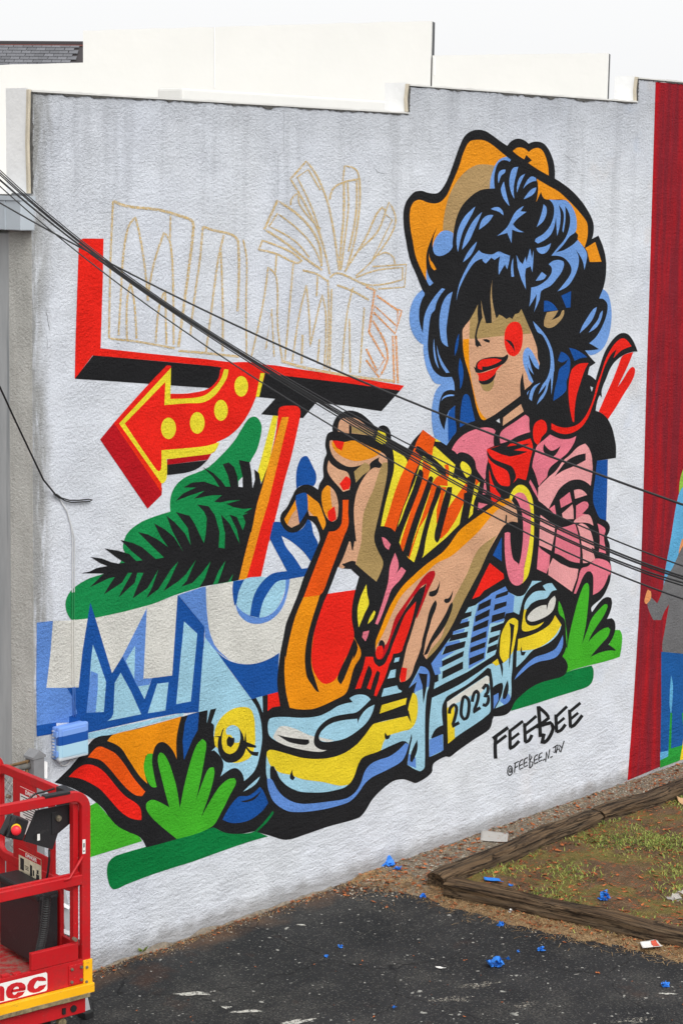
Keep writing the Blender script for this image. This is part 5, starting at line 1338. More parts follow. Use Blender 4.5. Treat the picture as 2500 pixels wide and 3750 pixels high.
sheet('tape_strip', [(1768, 3240), (1775, 3250), (1842, 3258), (1826, 3246)], M['tape_blue'], 'straight strip of blue tape just behind the long timber', 'tape', .012, 4, TG)
crumple('tape_scrap', 1868, 3262, .020, M['tape_blue'], 'small blue tape scrap at the end of the tape strip', 'tape', TG, 44)
pk = empty('crisp_packet', V(on_ground(2379, 3476)), 0, 'flattened white and red snack packet below the long timber', 'packet')
for nm, pts, mt in (('wrapper', [(2340, 3470), (2354, 3492), (2424, 3484), (2404, 3462)], M['paper']), ('red_print', [(2380, 3467), (2388, 3487), (2414, 3482), (2399, 3464)], M['paper_red'])):
    o = sheet(nm, pts, mt, None, None, .012 if nm == 'wrapper' else .012, 6); o.location = Vector(o.location)-Vector(pk.location)+Vector((0, 0, .0 if nm == 'wrapper' else .004)); o.parent = pk
sheet('cardboard_piece', [(2462, 2932), (2520, 2934), (2530, 2915), (2462, 2912)], M['cardboard'], 'torn cardboard piece behind the timber at right, the farther of two', 'cardboard', .02, 3, 'cardboard pieces')
sheet('cardboard_piece', [(2480, 2962), (2535, 2985), (2545, 2950), (2474, 2944)], M['cardboard'], 'torn cardboard piece behind the timber at right, the nearer of two', 'cardboard', .02, 5, 'cardboard pieces')
crumple('plastic_bag', 2466, 3308, .085, M['film'], 'crumpled clear plastic bag in the grass at right', 'bag', None, 60, .4)
crumple('paper_scrap', 1868, 3352, .022, M['paper'], 'white crumpled paper among leaves at the asphalt edge', 'paper', None, 61, .5)
sheet('feather', [(1592, 3545), (1612, 3552), (1632, 3549), (1612, 3546)], M['paper'], 'pale feather lying on the dark asphalt', 'feather', .006, 7)
def big_leaf(px, py, s, label, seed):
    r_ = random.Random(seed); m = MB(); n = 14; vs_ = [(0, 0, .004)]
    for k in range(n):
        t = k/n*math.tau; rr = s*(.55+.45*abs(math.cos(t*2.5)))*r_.uniform(.85, 1.1); vs_.append((rr*math.cos(t), rr*math.sin(t)*.75, s*.35*abs(math.sin(t*1.5+seed))))
    m.add(vs_, [(0, k+1, (k+1) % n+1) for k in range(n)]); o = m.build('fallen_leaf', M['leaf'])
    q = on_ground(px, py); o.location = (float(q[0]), float(q[1]), ground_z(q[0], q[1])+.006); o.rotation_euler = (0, 0, r_.random()*6)
    sol = o.modifiers.new('thickness', 'SOLIDIFY'); sol.thickness = .0012
    tag(o, label, 'leaf', 'large fallen leaves')
for k, (px, py, s, lab) in enumerate([(1897, 3352, .05, 'large orange leaf at the asphalt edge beside the white paper'), (1872, 3334, .035, 'orange leaf leaning on the long timber above the white paper'), (2352, 2942, .05, 'large tan leaf beside the far timber'),
        (2186, 3566, .024, 'brown leaf alone on the asphalt at right'), (1672, 3298, .028, 'rust leaf in the corner between the two timbers'), (2218, 3420, .024, 'rust leaf between the long timber and the asphalt'), (1940, 3150, .02, 'pale leaf in the bed by the split timber')]):
    big_leaf(px, py, s*.9, lab, k+1)
# weed at the wall foot
wq = on_wall(518, 3448); m = MB()
for k in range(7):
    a = rnd.uniform(-.4, math.pi+.4)*-1; l = rnd.uniform(.03, .055); p = Vector((0, -.01, .01)); t = Vector((math.cos(a)*l, -abs(math.sin(a))*l*.6, rnd.uniform(.02, .05))); s_ = Vector((-t.z, 0, t.x)).normalized()*.009
    m.add([p, p+t*.5+s_, p+t, p+t*.5-s_], [(0, 1, 2, 3)])
o = m.build('weed', M['grass']); o.location = (float(wq[0]), -.004, .01); tag(o, 'small green weed sprouting at the foot of the white wall', 'weed')

# ------------------------------------------------------------------ overhead cables
WIRES = [
 ([(0, 745), (211, 856), (406, 966), (700, 1114), (1300, 1387), (1950, 1646), (2500, 1849)], .0062, 'uppermost black cable, hanging apart from the bundle at right'),
 ([(0, 685), (234, 876), (312, 938), (391, 1009), (484, 1087), (586, 1149), (700, 1224), (952, 1406), (1300, 1602), (1950, 1966), (2500, 2193)], .0046, 'lowest black cable, sagging below the bundle'),
 ([(0, 622), (289, 880), (469, 995), (700, 1165), (959, 1350), (1300, 1518), (1547, 1640), (1900, 1834), (2500, 2072)], .0040, 'thin black cable just above the bundle at right'),
 ([(0, 632), (289, 886), (469, 1001), (700, 1173), (959, 1360), (1300, 1530), (1547, 1662), (1900, 1870), (2500, 2110)], .0050, 'upper of the two cables forming the first close pair'),
 ([(0, 640), (289, 892), (469, 1006), (700, 1178), (959, 1364), (1300, 1540), (1547, 1670), (1900, 1878), (2500, 2119)], .0050, 'lower of the two cables forming the first close pair'),
 ([(0, 657), (289, 900), (469, 1010), (700, 1182), (959, 1368), (1300, 1548), (1547, 1682), (1900, 1899), (2500, 2133)], .0046, 'upper cable of the second close pair, below the first pair'),
 ([(0, 661), (289, 904), (469, 1014), (700, 1187), (959, 1377), (1300, 1557), (1547, 1692), (1900, 1906), (2500, 2144)], .0042, 'lower cable of the second close pair')]
for pts, r, lab in WIRES:
    xs = np.array([p[0] for p in pts], float); ys = np.array([p[1] for p in pts], float)
    co_ = np.polyfit(xs, ys, 4 if len(pts) > 7 else 3)
    X_ = np.linspace(0, 2500, 42); Y_ = np.polyval(co_, X_)
    P3 = [at_depth(x, y, 1/(1/12.6+(1/8.3-1/12.6)*x/2500)) for x, y in zip(X_, Y_)]
    P3 = [P3[0]+(P3[0]-P3[1])*k for k in (60, 20)] + P3 + [P3[-1]+(P3[-1]-P3[-2])*k for k in (20, 60)]
    m = MB(); m.tube(P3, r*.8, 7); o = m.build('overhead_cable', M['cable'], smooth=True)
    tag(o, lab, 'cable', 'overhead cables crossing in front of the wall')

# ------------------------------------------------------------------ service drop, clamp and thin cables to the box
drop = empty('service_cable', V(on_wall(210, 1818)), 0, 'black service cable anchored on the white wall at left with a loose loop', 'cable')
def rel(root, p): return (V(p)-Vector(root.location))[:]
cl = on_wall(206, 1812, -.03)
pts = [(0, 1416), (48, 1521), (96, 1623), (160, 1757), (204, 1811)]
P3 = [at_depth(px, py, 13.2+(np.dot(cl-CAM_POS, FW)-13.2)*k/4) for k, (px, py) in enumerate(pts)]
P3 = [P3[0]+(P3[0]-P3[1])*8] + P3
m = MB(); m.tube([rel(drop, p) for p in P3], .0062, 7); m.build('cable', M['cable'], drop, True)
m = MB(); m.tube([rel(drop, on_wall(x, y, -.02)) for x, y in ((204, 1810), (217, 1821), (240, 1834), (262, 1840), (300, 1838), (330, 1836), (339, 1831), (325, 1828), (290, 1832), (255, 1832), (222, 1822))], .0042, 6); m.build('loop', M['cable'], drop, True)
m = MB()
for k in range(5): c = on_wall(204+k*4.5, 1810+k*3.4, -.022); m.tube([rel(drop, c+np.array([.012*math.cos(t), -.012*math.sin(t), 0])) for t in np.linspace(0, math.tau, 9)], .003, 5, closed=True)
m.tube([rel(drop, on_wall(206, 1812, .02)), rel(drop, on_wall(206, 1812, -.04))], .005, 6); m.build('clamp', M['black_rubber'], drop)
for k, (dx, lab) in enumerate(((0, 'white painted cable running down the wall to the blue box, left strand'), (7, 'white painted cable running down the wall to the blue box, right strand'))):
    pts = [(219, 1826), (246, 1872), (262+dx*.3, 1930), (267+dx, 1974), (266+dx, 2166), (265+dx, 2357), (268+dx, 2516), (270+dx, 2625)]
    m = MB(); m.tube([on_wall(x, y, -.010) for x, y in pts], .0042 if k == 0 else .0036, 7); o = m.build('wall_cable', M['wall_cable'], smooth=True); tag(o, lab, 'cable', 'cables down the wall')

# ------------------------------------------------------------------ painted utility box
b0 = on_wall(190, 2632); b1 = on_wall(292, 2748)
BW, BH, BD = .25, .225, .085
ub = empty('utility_box', (float(b0[0]), 0, float(b1[2])-.012), 0, 'small utility box painted in blue bands, fixed to the wall', 'box')
m = MB(); m.bbox(0, BW, -BD*.55, .0, 0, BH, .012); hs = m.build('housing', M['box_blue'], ub)
m = MB(); z1, z2 = .145, .095
m.bbox(-.006, BW+.006, -BD, -BD*.55-.001, -.006, BH+.006, .014)
def band(g):
    z = g.xyz(g.co(), 2); c = g.mix(g.math('GREATER_THAN', z, .168), g.mix(g.math('GREATER_THAN', z, .105), lin((170, 208, 226)), lin((22, 80, 160))), lin((122, 160, 226)))
    c = g.mix(g.ramp(g.math('ADD', z, g.math('MULTIPLY', g.xyz(g.co(), 0), .06)), .012, .03, 1, 0), c, lin((206, 210, 214)))
    return dict(Base_Color=c, Roughness=.4)
m.build('cover', material('box_painted_bands', band), ub)
m = MB(); m.bbox(.02, BW-.02, -BD-.004, -BD+.001, .02, BH-.02, .004); m.build('cover_panel', bpy.data.materials['box_painted_bands'], ub)
for z in (.03, .165):
    m = MB(); m.bbox(-.016, -.006, -BD+.008, -BD*.4, z, z+.035, .002); m.tube([(-.016, -BD*.8, z-.004), (-.016, -BD*.8, z+.04)], .004, 8); m.build('hinge', M['box_blue'], ub)
m = MB()
for k in range(9): m.box(-.006, 0, -BD*.35, -BD*.1, .015+k*.022, .025+k*.022)
m.build('rib', M['box_white'], ub)
m = MB(); m.tube([(.10+.045*math.cos(t), -.02, -.02+.03*math.sin(t)-.012) for t in np.linspace(.2, math.tau+2, 22)], .0045, 6); m.tube([(.17+.03*math.cos(t), -.02, -.01+.03*math.sin(t)) for t in np.linspace(2.8, 6.2, 12)], .0045, 6); m.build('cable_coil', M['white_cable'], ub, True)

# ------------------------------------------------------------------ chain-link fence at the corner
M['post_grey'] = plain('dull_grey_post', (128, 129, 131), .7, var=.12, scale=12, bump=.002)
fz = 1.63; FY = -.05
fn = empty('chain_link_fence', (-.03, FY, 0), 0, 'chain link fence with rusty top rail meeting the building corner', 'fence')
m = MB(); m.tube([(.02, 0, fz-.02), (-3.2, 0, fz-.02)], .022, 10); m.build('top_rail', M['chain_wire'], fn, True)
m = MB(); m.tube([(-.02, 0, fz+.012), (-.6, .004, fz+.006)], .010, 6); m.build('rust_strip', M['rust'], fn, True)
m = MB(); m.tube([(-.075, .002, 0), (-.075, .002, fz+.02)], .011, 8); m.build('tension_bar', M['rust'], fn, True)
m = MB(); m.bbox(-.055, .035, -.05, .04, 0, fz+.03, .004); m.prism([(-.065, -.055, fz+.03), (.045, -.055, fz+.03), (.045, -.055, fz+.045), (-.01, -.055, fz+.085), (-.065, -.055, fz+.045)], (0, .10, 0)); m.build('post', M['post_grey'], fn)
m = MB(); m.tube([(-3.2, 0, 0), (-3.2, 0, fz+.05)], .03, 10); m.build('post', M['chain_wire'], fn, True)
m = MB(); pitch = .06; H_ = fz-.06; W_ = 3.15
for k in range(-int(H_/pitch), int(W_/pitch)+1):
    for sgn in (1, -1):
        pts = []
        x = -k*pitch if sgn == 1 else -k*pitch-H_
        z0, z1_ = .04, H_
        xa, xb = (x, x+ (H_-.04)) if sgn == 1 else (x+H_, x+.04)
        # clip to the panel
        pa = np.array([xa, z0]); pb = np.array([xb, z1_]); ts = [0, 1]
        d = pb-pa
        for bound, s in ((0.0, 1), (-W_, -1)):
            ga = s*(bound-pa[0]); gb = s*(bound-pb[0])
            if ga <= 0 and gb <= 0: ts = None; break
            if ga*gb < 0 or (ga < 0 and gb == 0):
                t = ga/(ga-gb)
                if ga < 0: ts[0] = max(ts[0], t)
                else: ts[1] = min(ts[1], t)
        if ts is None or ts[1]-ts[0] < .01: continue
        n = max(2, int((ts[1]-ts[0])*H_/pitch*1))
        for q in range(n+1):
            t = ts[0]+(ts[1]-ts[0])*q/n; p = pa+d*t; pts.append((p[0], .004*(1 if (q+k) % 2 else -1)*sgn, p[1]))
        m.tube(pts, .0026, 4, cap=False)
o = m.build('chain_mesh', M['chain_wire'], fn); o['kind'] = 'stuff'
m = MB(); m.add([(.05, -.012, fz-.12), (.075, -.03, fz-.13), (.085, -.02, fz-.02), (.05, -.012, fz+.0)], [(0, 1, 2, 3)]); m.prism([(.05, -.014, fz-.12), (.075, -.032, fz-.13), (.085, -.022, fz-.02)], (0, .002, 0)); m.build('loose_flap', M['membrane_lightened'], fn)

# ------------------------------------------------------------------ dried paint smears on the asphalt
gnd = bpy.data.objects['ground']
for k, (px, py, l_, w_, an) in enumerate([(715, 3640, .17, .035, .75), (905, 3705, .15, .025, .7), (1075, 3745, .16, .05, .4), (830, 3690, .05, .03, .9), (1105, 3388, .06, .016, 1.1), (1745, 3610, .22, .05, .5), (1660, 3660, .20, .06, .6), (1920, 3680, .16, .05, .3), (2437, 3640, .09, .02, .9), (2330, 3735, .2, .06, .5)]):
    r_ = random.Random(k); q = on_ground(px, py); n = 26; m = MB(); ring = []
    for i in range(n):
        t = i/n*math.tau; rr = .7+.5*mnoise.noise((math.cos(t)*1.6+k, math.sin(t)*1.6, k))+r_.uniform(-.18, .18); u, v = math.cos(t)*l_*rr, math.sin(t)*w_*rr
        ca, sa = math.cos(-an), math.sin(-an); ring.append((float(q[0])+u*ca-v*sa, float(q[1])+u*sa+v*ca, .003))
    m.add(ring+[(float(q[0]), float(q[1]), .003)], [(i, (i+1) % n, n) for i in range(n)])
    m.build('paint_smear', M['smear'] if k not in (5, 6, 7, 9) else M['scuff'], gnd)

# ------------------------------------------------------------------ hairline cracks in the stucco
M['crack'] = plain('crack_dark_line', (96, 97, 100), .95, var=.3)  # plain dark grey of the cracks
for pts, w_ in (([(1039, 395), (1038, 470), (1039, 555), (1018, 572), (1019, 640), (1018, 718)], .0022), ([(168, 1120), (176, 1180), (186, 1215)], .004), ([(172, 1230), (175, 1290)], .003), ([(2060, 560), (2105, 600), (2120, 640), (2160, 648)], .002), ([(1365, 610), (1385, 630), (1420, 642)], .003)):
    P3 = []
    for a, b in zip(pts[:-1], pts[1:]):
        for k in range(6): P3.append(on_wall(a[0]+(b[0]-a[0])*k/6, a[1]+(b[1]-a[1])*k/6, -.0012)+np.array([rnd.uniform(-.003, .003), 0, rnd.uniform(-.003, .003)]))
    m = MB(); vs_ = []
    for i, p in enumerate(P3):
        t = P3[min(i+1, len(P3)-1)]-P3[max(i-1, 0)]; n_ = np.array([-t[2], 0, t[0]]); n_ = n_/(np.linalg.norm(n_)+1e-9)*w_*rnd.uniform(.4, 1.0)*(0.2 if i in (0, len(P3)-1) else 1)
        vs_ += [p+n_*.5, p-n_*.5]
    m.add(vs_, [(2*i, 2*i+1, 2*i+3, 2*i+2) for i in range(len(P3)-1)]); m.build('crack', M['crack'], bld)
# ------------------------------------------------------------------ red scissor lift, cut by the left edge of the frame
LK = np.array([-.79009725, -1.45395725, 0.0]); LANG = math.atan2(-.1713, .9852)
LAx = np.array([math.cos(LANG), math.sin(LANG), 0]); LB_ = np.array([-math.sin(LANG), math.cos(LANG), 0])
lift = empty('scissor_lift', V(LK), LANG, 'red scissor lift platform with guard rails at the lower left', 'lift')
def loc(p): q = np.asarray(p)-LK; return (float(q @ LAx), float(q @ LB_), float(q[2]))
def near(px, py, off=0.0): return loc(on_plane(px, py, LK+LB_*off, LB_))      # on the side panel's plane
def endp(px, py, off=0.0): return loc(on_plane(px, py, LK-LAx*off, LAx))       # on the end frame's plane
Z1 = lambda x, y: (x/2.489, 2780+y/2.489)
Z2 = lambda x, y: (x/2.489, 3250+y/2.489)
RED_, BLKP, STL = M['lift_red'], M['black_plastic'], M['steel']
LEN, WID = 2.3, 1.06
def arc(c, r, a0, a1, ax, n=6):
    """arc in the plane of local axis ax ('x' or 'y') and z"""
    out = []
    for k in range(n+1):
        t = math.radians(a0+(a1-a0)*k/n); h, v = c[0]+r*math.cos(t), c[1]+r*math.sin(t); out.append((h, v))
    return out
# tray
m = MB(); m.bbox(-LEN, 0, .02, WID-.02, .668, .70, .003); m.build('platform_floor', M['lift_floor'], lift)
m = MB(); m.bbox(-LEN, -.001, 0, .02, .688, .842, .003); m.build('side_panel', RED_, lift)
m = MB(); m.bbox(-LEN, -.001, WID-.02, WID, .688, .90, .003); m.build('side_panel', RED_, lift)
m = MB(); m.bbox(-.03, -.004, .021, WID-.021, .70, .90, .003); m.build('end_panel', RED_, lift)
m = MB(); m.bbox(-.404, -.083, -.004, .026, .845, .952, .004); m.build('toe_board', RED_, lift)
m = MB()
for k in range(5): m.bbox(-.52-k*.075, -.47-k*.075, .002, .03, .842, .852+.006*(k % 2), .002)
m.build('tread_strip', RED_, lift)
# near side rails: one bent bar, the middle rail, a brace
def side_frame(y, name):
    zt = 1.857; r = .085; xr = -.026
    path = [(-LEN, y, zt)] + [(x, y, z) for x, z in arc((xr-r, zt-r), r, 90, 0, 'x')] + [(xr, y, .70)]
    m = MB(); m.bar(path, .036, .060, (0, 1, 0)); m.build(name, RED_, lift)
side_frame(.016, 'guard_rail'); side_frame(WID-.016, 'guard_rail')
m = MB(); m.bar([(-LEN, .014, 1.337), (-.04, .014, 1.337)], .03, .062, (0, 1, 0)); m.bar([(-LEN, .040, 1.372), (-.055, .040, 1.366)], .02, .02, (0, 1, 0)); m.build('mid_rail', RED_, lift)
m = MB(); m.bar([(-LEN, WID-.014, 1.337), (-.04, WID-.014, 1.337)], .03, .062, (0, 1, 0)); m.build('mid_rail', RED_, lift)
m = MB(); m.tube([near(*Z1(755, 885), -.006), near(*Z1(700, 985), -.006), near(*Z1(640, 1085), -.004), near(*Z1(585, 1105), .0)], .008, 8); m.build('brace', RED_, lift, True)
m = MB(); m.bar([(-.075, .06, 1.80), (-.075, .06, .70)], .05, .035, (0, 1, 0)); m.build('corner_post', RED_, lift)
# end frame: rounded loop with uprights and a plate
y0, y1, zt, zb, r = .10, WID-.01, 1.80, 1.235, .10
loop = [(0, h, v) for h, v in arc((y1-r, zt-r), r, 0, 90, 'y')] + [(0, h, v) for h, v in arc((y0+r, zt-r), r, 90, 180, 'y')] + [(0, h, v) for h, v in arc((y0+r, zb+r), r, 180, 270, 'y')] + [(0, h, v) for h, v in arc((y1-r, zb+r), r, 270, 360, 'y')]
loop = [(-.03, b, c+.03*(b-.5)*-.6) for a, b, c in loop]
m = MB(); m.bar(loop, .035, .058, (1, 0, 0), closed=True); m.build('end_frame', RED_, lift)
for yy, w in ((.30, .055), (.80, .06)):
    m = MB(); m.bar([(-.03, yy, 1.235), (-.03, yy, .70)], .03, w, (1, 0, 0)); m.build('end_post', RED_, lift)
for yy, w in ((.39, .05), (.81, .05)):
    m = MB(); m.bar([(-.03, yy, 1.78), (-.03, yy, 1.25)], .028, w, (1, 0, 0)); m.build('end_post', RED_, lift)
m = MB(); m.bbox(-.045, -.035, .40, .84, 1.16, 1.36, .002); m.bbox(-.045, -.035, .56, .84, 1.36, 1.80, .002); m.bbox(-.046, -.034, .28, .93, .98, 1.20, .002); m.build('sign_plate', RED_, lift)
m = MB(); m.bbox(-.034, -.01, .42, 1.0, .86, .92, .004); m.build('kick_rail', RED_, lift)
# decals on the end plate
def end_quad(name, y_a, y_b, z_a, z_b, mat, off=.047, par=None):
    m = MB(); m.box(-off-.0012, -off, y_a, y_b, z_a, z_b); return m.build(name, mat, par or lift)
def end_text(txt, yc, zc, size, mat, par, off=.0485):
    cu = bpy.data.curves.new('lettering', 'FONT'); cu.body = txt; cu.size = size; cu.align_x = 'CENTER'; cu.align_y = 'CENTER'; cu.extrude = .0004; cu.offset = size*.02
    o = bpy.data.objects.new('tmp', cu); COLL.objects.link(o); dg = bpy.context.evaluated_depsgraph_get(); me = bpy.data.meshes.new_from_object(o.evaluated_get(dg)); bpy.data.objects.remove(o)
    ob = mesh_obj('lettering', me, mat, par); ob.matrix_local = Matrix(((0, 0, -1, -off), (-1, 0, 0, yc), (0, 1, 0, zc), (0, 0, 0, 1))); return ob
d1 = end_quad('warning_label', .50, .745, 1.44, 1.735, M['decal_white']); d1['label'] = 'white DANGER label with a red header'
end_quad('label_header', .502, .743, 1.69, 1.733, M['decal_red'], .0484, d1); end_text('DANGER', .605, 1.711, .036, M['decal_white'], d1, .0502)
for k in range(9): end_quad('print_line', .515, .735-.03*(k % 3), 1.672-k*.016, 1.677-k*.016, M['decal_black'], .0484, d1)
d2 = end_quad('warning_label', .49, .765, 1.165, 1.328, M['decal_cream']); d2['label'] = 'worn cream DANGER label with pictograms'
end_quad('label_header', .492, .763, 1.29, 1.326, M['decal_red'], .0484, d2); end_text('DANGER', .61, 1.308, .034, M['decal_white'], d2, .0502)
for (ya, yb, za, zb_) in ((.70, .745, 1.20, 1.275), (.60, .625, 1.19, 1.26), (.575, .59, 1.20, 1.235), (.515, .55, 1.185, 1.22), (.522, .543, 1.225, 1.25), (.645, .69, 1.235, 1.239), (.645, .68, 1.225, 1.229), (.645, .685, 1.215, 1.219)):
    end_quad('pictogram', ya, yb, za, zb_, M['decal_black'], .0484, d2)
# side decal with lettering (traced outlines)
dec = MB(); pr = [near(*Z2(433, 800), 0), near(*Z2(425, 778), 0), near(*Z2(405, 772), 0)]
a_tr = near(*Z2(433, 775), 0); a_br = near(*Z2(433, 930), 0)
zt_, zb2 = .816, .700; xr_ = a_br[0]
ring = [(xr_-.012, -.0015, zt_), (xr_-.004, -.0015, zt_-.004), (xr_, -.0015, zt_-.012), (xr_, -.0015, zb2+.012), (xr_-.004, -.0015, zb2+.004), (xr_-.012, -.0015, zb2), (-1.12, -.0015, zb2), (-1.12, -.0015, zt_)]
dec.prism(ring, (0, .001, 0)); dobj = dec.build('maker_decal', M['decal_white'], lift); dobj['label'] = 'white decal with red lettering ending in ec'
def glyph(pts, parent, closed_w=None):
    m = MB(); q = [near(*Z2(x, y), 0) for x, y in pts]; m.prism([(p[0], -.0032, p[2]) for p in q], (0, .0012, 0)); m.build('lettering', M['decal_red'], parent)
def glyph_ring(outer, inner, parent):
    """letter as strips between an outer and an inner outline of equal length"""
    m = MB(); n = len(outer)
    for k in range(n-1):
        q = [near(*Z2(*outer[k]), 0), near(*Z2(*outer[k+1]), 0), near(*Z2(*inner[k+1]), 0), near(*Z2(*inner[k]), 0)]
        m.prism([(p[0], -.0032, p[2]) for p in q], (0, .0012, 0))
    m.build('lettering', M['decal_red'], parent)
glyph_ring([(422, 850), (415, 825), (390, 812), (350, 812), (305, 825), (270, 850), (250, 890), (250, 930), (270, 952), (310, 960), (360, 948), (400, 922), (424, 882)],
           [(350, 852), (350, 848), (352, 845), (342, 848), (330, 858), (320, 875), (312, 895), (310, 908), (314, 918), (325, 922), (340, 916), (350, 906), (358, 896)], dobj)
glyph_ring([(228, 945), (205, 980), (160, 1005), (115, 1012), (75, 1005), (58, 980), (55, 945), (70, 905), (105, 878), (150, 864), (195, 864), (225, 880), (236, 905), (234, 930)],
           [(160, 955), (150, 968), (140, 976), (130, 978), (120, 972), (116, 962), (116, 945), (124, 922), (136, 908), (150, 902), (164, 902), (172, 908), (174, 920), (172, 930)], dobj)
glyph([(100, 958), (110, 930), (234, 912), (230, 936)], dobj)
glyph([(-2, 900), (12, 896), (32, 905), (42, 925), (40, 1032), (-2, 1038)], dobj)
for dx in (-190, -95):
    glyph([(dx-2, 900-dx*.24), (dx+40, 892-dx*.24), (dx+50, 925-dx*.24), (dx+48, 1030-dx*.24), (dx-2, 1038-dx*.24)], dobj)
# yellow bumper with scraped lower lip, corner tab, bolted plate
m = MB(); m.bbox(-LEN, .012, -.034, -.001, .632, .690, .005); m.bbox(-.052, .010, -.012, .0, .690, .834, .003); m.build('bumper', M['lift_yellow'], lift)
m = MB(); pts = [(-LEN+k*.06, -.022+.006*mnoise.noise((k*.9, 1, 0)), .622+.004*mnoise.noise((k*.7, 3, 0))) for k in range(int((LEN+.03)/.06)+1)]; m.bar(pts, .03, .026, (0, 0, 1)); m.build('bumper_lip', M['scrape'], lift)
m = MB(); m.bbox(-.152, -.053, -.008, -.001, .70, .822, .006); m.build('bolted_plate', RED_, lift)
for (x, y) in ((650, 742), (735, 720), (648, 858), (733, 835), (783, 720), (780, 853)):
    p = near(*Z2(x, y), 0); m = MB(); m.disc((p[0], -.018, p[2]), (0, 1, 0), .0095, .012, 8); m.disc((p[0], -.021, p[2]), (0, 1, 0), .005, .006, 6); m.build('bolt', STL, lift)
# chassis under the platform
m = MB(); m.bbox(-LEN, -.026, .01, WID-.01, .498, .668, .004); m.build('chassis', RED_, lift)
p = near(*Z2(670, 1103), .01); m = MB(); m.disc((p[0], .002, p[2]), (0, 1, 0), .021, .01, 18); m.disc((p[0], -.001, p[2]), (0, 1, 0), .008, .006, 12); m.build('pivot_bolt', M['black_rubber'], lift)
p = near(*Z2(583, 1125), .01); m = MB(); m.tube([(p[0], .009, p[2]-.018), (p[0], .009, p[2]+.018)], .013, 10); m.build('slot', M['black_rubber'], lift)
m = MB(); m.bbox(-LEN+.1, -.2, .12, WID-.12, .22, .49, .01); m.build('base_frame', M['black_plastic'], lift)
for xx in (-.30, -1.9):
    for yy in (.10, WID-.10):
        m = MB(); m.disc((xx, yy-.045, .16), (0, 1, 0), .16, .09, 28); m.build('wheel', M['black_rubber'], lift); m = MB(); m.disc((xx, yy-.05, .16), (0, 1, 0), .085, .10, 20); m.build('wheel_hub', M['decal_white'], lift)
p = near(*Z2(560, 1228), .05); m = MB(); m.disc((p[0], .035, p[2]), (0, 1, 0), .028, .03, 18); m.disc((p[0], .03, p[2]), (0, 1, 0), .014, .04, 12); m.build('roller', M['scrape'], lift)
# control box: black bracket plate, box, emergency button
OFF = .10
plate = [(330, 470), (600, 415), (690, 415), (702, 535), (530, 680), (482, 826), (218, 748)]
m = MB(); m.prism([near(*Z1(x, y), OFF) for x, y in plate], (0, .008, 0)); cb = m.build('control_bracket', BLKP, lift)
m = MB(); p = near(*Z1(345, 705), OFF); m.disc((p[0], p[1]-.003, p[2]), (0, 1, 0), .026, .004, 20); m.build('bracket_hole', M['black_rubber'], cb)
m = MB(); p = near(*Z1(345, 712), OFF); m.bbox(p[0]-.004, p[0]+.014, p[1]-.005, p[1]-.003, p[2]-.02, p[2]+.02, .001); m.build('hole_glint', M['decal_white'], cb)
m = MB(); p = near(*Z1(500, 570), OFF); m.bbox(p[0]-.022, p[0]+.022, p[1]-.006, p[1]-.0005, p[2]-.075, p[2]+.06, .004); m.build('latch_plate', BLKP, cb)
m = MB(); p = near(*Z1(528, 535), OFF); m.disc((p[0], p[1]-.018, p[2]), (0, 1, 0), .018, .016, 14); m.disc((p[0], p[1]-.024, p[2]), (0, 1, 0), .009, .008, 8); m.build('bolt', STL, cb)
bx = [near(*Z1(150, 528), OFF-.02), near(*Z1(272, 562), OFF-.02), near(*Z1(215, 748), OFF-.02), near(*Z1(60, 715), OFF-.02)]
m = MB(); m.prism(bx, (0, .10, 0)); cbx = m.build('control_box', BLKP, lift); bv = cbx.modifiers.new('bevel', 'BEVEL'); bv.width = .008; bv.segments = 2
p = near(*Z1(146, 635), OFF-.02)
m = MB(); m.tube([(p[0], p[1], p[2]), (p[0]-.002, p[1]-.012, p[2])], [.032, .030], 20); m.tube([(p[0]-.004, p[1]-.012, p[2]+.002), (p[0]-.016, p[1]-.032, p[2]+.006)], .020, 16); m.build('button_collar', M['yellow_plastic'], cbx, True)
m = MB(); m.tube([(p[0]-.016, p[1]-.032, p[2]+.006), (p[0]-.026, p[1]-.05, p[2]+.009), (p[0]-.034, p[1]-.066, p[2]+.012), (p[0]-.038, p[1]-.072, p[2]+.013)], [.016, .029, .029, .016], 20); m.build('emergency_button', M['red_plastic'], cbx, True)
# black caps over the top rails
c0 = endp(*Z1(560, 265), .03); m = MB(); m.bbox(-.055, -.002, .115, .30, 1.715, 1.842, .004); m.build('rail_cap', BLKP, lift)
p0 = near(*Z1(400, 355), .016); p1 = near(*Z1(628, 322), .016); m = MB(); m.bbox(p0[0], p1[0], -.006, .04, 1.880, 1.896, .003); m.build('rail_pad', BLKP, lift)
m = MB(); m.tube([near(*Z1(495, 270), .2), near(*Z1(410, 295), .16), near(*Z1(320, 318), .14), near(*Z1(245, 382), .12)], .006, 7); m.tube([near(*Z1(105, 515), .1), near(*Z1(70, 620), .1), near(*Z1(40, 700), .1)], .007, 7); m.build('cable', M['cable'], lift, True)
m = MB(); m.tube([near(*Z1(452, 825), .13), near(*Z1(452, 920), .14), near(*Z1(440, 1030), .15), near(*Z1(420, 1115), .16)], .007, 7); m.build('cable', M['cable'], lift, True)
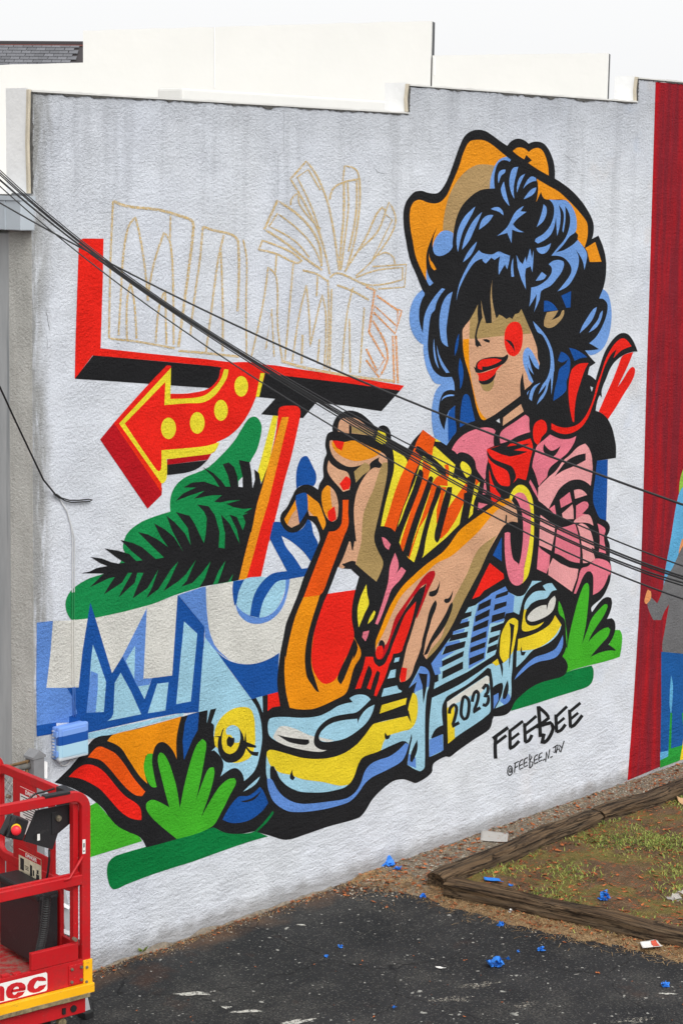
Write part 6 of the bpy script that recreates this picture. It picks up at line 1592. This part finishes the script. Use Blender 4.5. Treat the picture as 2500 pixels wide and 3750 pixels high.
# document / battery box with corrugated hose
q = [endp(*Z1(97, 1065), .12), endp(*Z1(415, 1110), .12), endp(*Z2(470, 555), .12), endp(*Z2(93, 450), .12)]
ya, yb = q[1][1]-.08, q[0][1]
m = MB(); m.bbox(-.20, -.07, q[2][1], q[0][1], .74, 1.185, .018); m.bbox(-.21, -.06, q[2][1]+.01, q[0][1]+.006, 1.15, 1.20, .014); mbx = m.build('storage_box', BLKP, lift)
hp = [Z2(430, 60), Z2(425, 150), Z2(415, 260), Z2(405, 360), Z2(390, 450), Z2(372, 530), Z2(362, 590)]
hose = [Vector(endp(*p, .23)) for p in hp]
pts = []; rs = []
for k in range(len(hose)-1):
    for t in range(10):
        pts.append(hose[k].lerp(hose[k+1], t/10)); rs.append(.021 if t % 2 == 0 else .027)
m = MB(); m.tube(pts, rs, 12); m.build('hose', M['black_rubber'], lift)
# small white sticker on the corner post
p = near(*Z1(767, 797), -.003); m = MB(); m.box(p[0]-.010, p[0]+.010, -.0042, -.003, p[2]-.044, p[2]+.044); st = m.build('sticker', M['decal_white'], lift)
m = MB(); m.box(p[0]-.006, p[0]+.005, -.0052, -.0043, p[2]-.03, p[2]-.024); m.box(p[0]-.004, p[0]+.004, -.0052, -.0043, p[2]-.005, p[2]+.022); m.build('pictogram', M['decal_black'], st)
for (x, y, f_) in ((78, 338, 'e'), (680, 470, 'n2')):
    pp = endp(*Z1(x, y), .05) if f_ == 'e' else near(*Z2(x, y), .0)
    m = MB(); m.disc((pp[0]-.0, pp[1]-.02, pp[2]), (0, 1, 0), .012, .03, 8); m.build('bolt', STL, lift)

# ------------------------------------------------------------------ aluminium step ladder between lift and wall
lad = empty('step_ladder', V(on_ground(190, 3716)), 0, 'aluminium step ladder standing behind the red lift', 'ladder')
f1, f2 = on_ground(60, 3700), on_ground(318, 3724)
yl = (f1[1]+f2[1])/2
def lp(px, py, y): return np.array(on_plane(px, py, (0, y, 0), (0, 1, 0)))
t1 = lp(16, 3080, yl+.22); t2 = lp(212, 3215, f2[1]+.22)
f2 = np.array(f2); f1 = np.array(f1)
def lrel(p): return (V(p)-Vector(lad.location))[:]
for a, b in ((f1, t1), (f2, t2)):
    m = MB(); m.bar([lrel(a), lrel(b)], .03, .07, (0, 1, .2)); m.build('rail', M['aluminium'], lad)
for k in range(1, 5):
    t = k/5.0; a = f1+(t1-f1)*t; b = f2+(t2-f2)*t
    m = MB(); m.bar([lrel(a+np.array([0, -.02, 0])), lrel(b+np.array([0, -.02, 0]))], .08, .03, (0, 1, 0)); m.build('step', M['aluminium'], lad)
for a, b in ((f1, t1), (f2, t2)):
    c = b+np.array([.0, .30, -b[2]]); m = MB(); m.bar([lrel(b), lrel(c)], .03, .035, (1, 0, 0)); m.build('rear_leg', M['aluminium'], lad)
for a in (f1, f2):
    q = lrel(a); m = MB(); m.bbox(q[0]-.045, q[0]+.03, q[1]-.04, q[1]+.04, 0, .045, .006); m.build('foot', M['black_rubber'], lad)
q = lrel(f2+(t2-f2)*.52); m = MB(); m.bbox(q[0]-.02, q[0]+.05, q[1]-.05, q[1]+.0, q[2]-.02, q[2]+.03, .005); m.build('step_bracket', M['black_rubber'], lad)
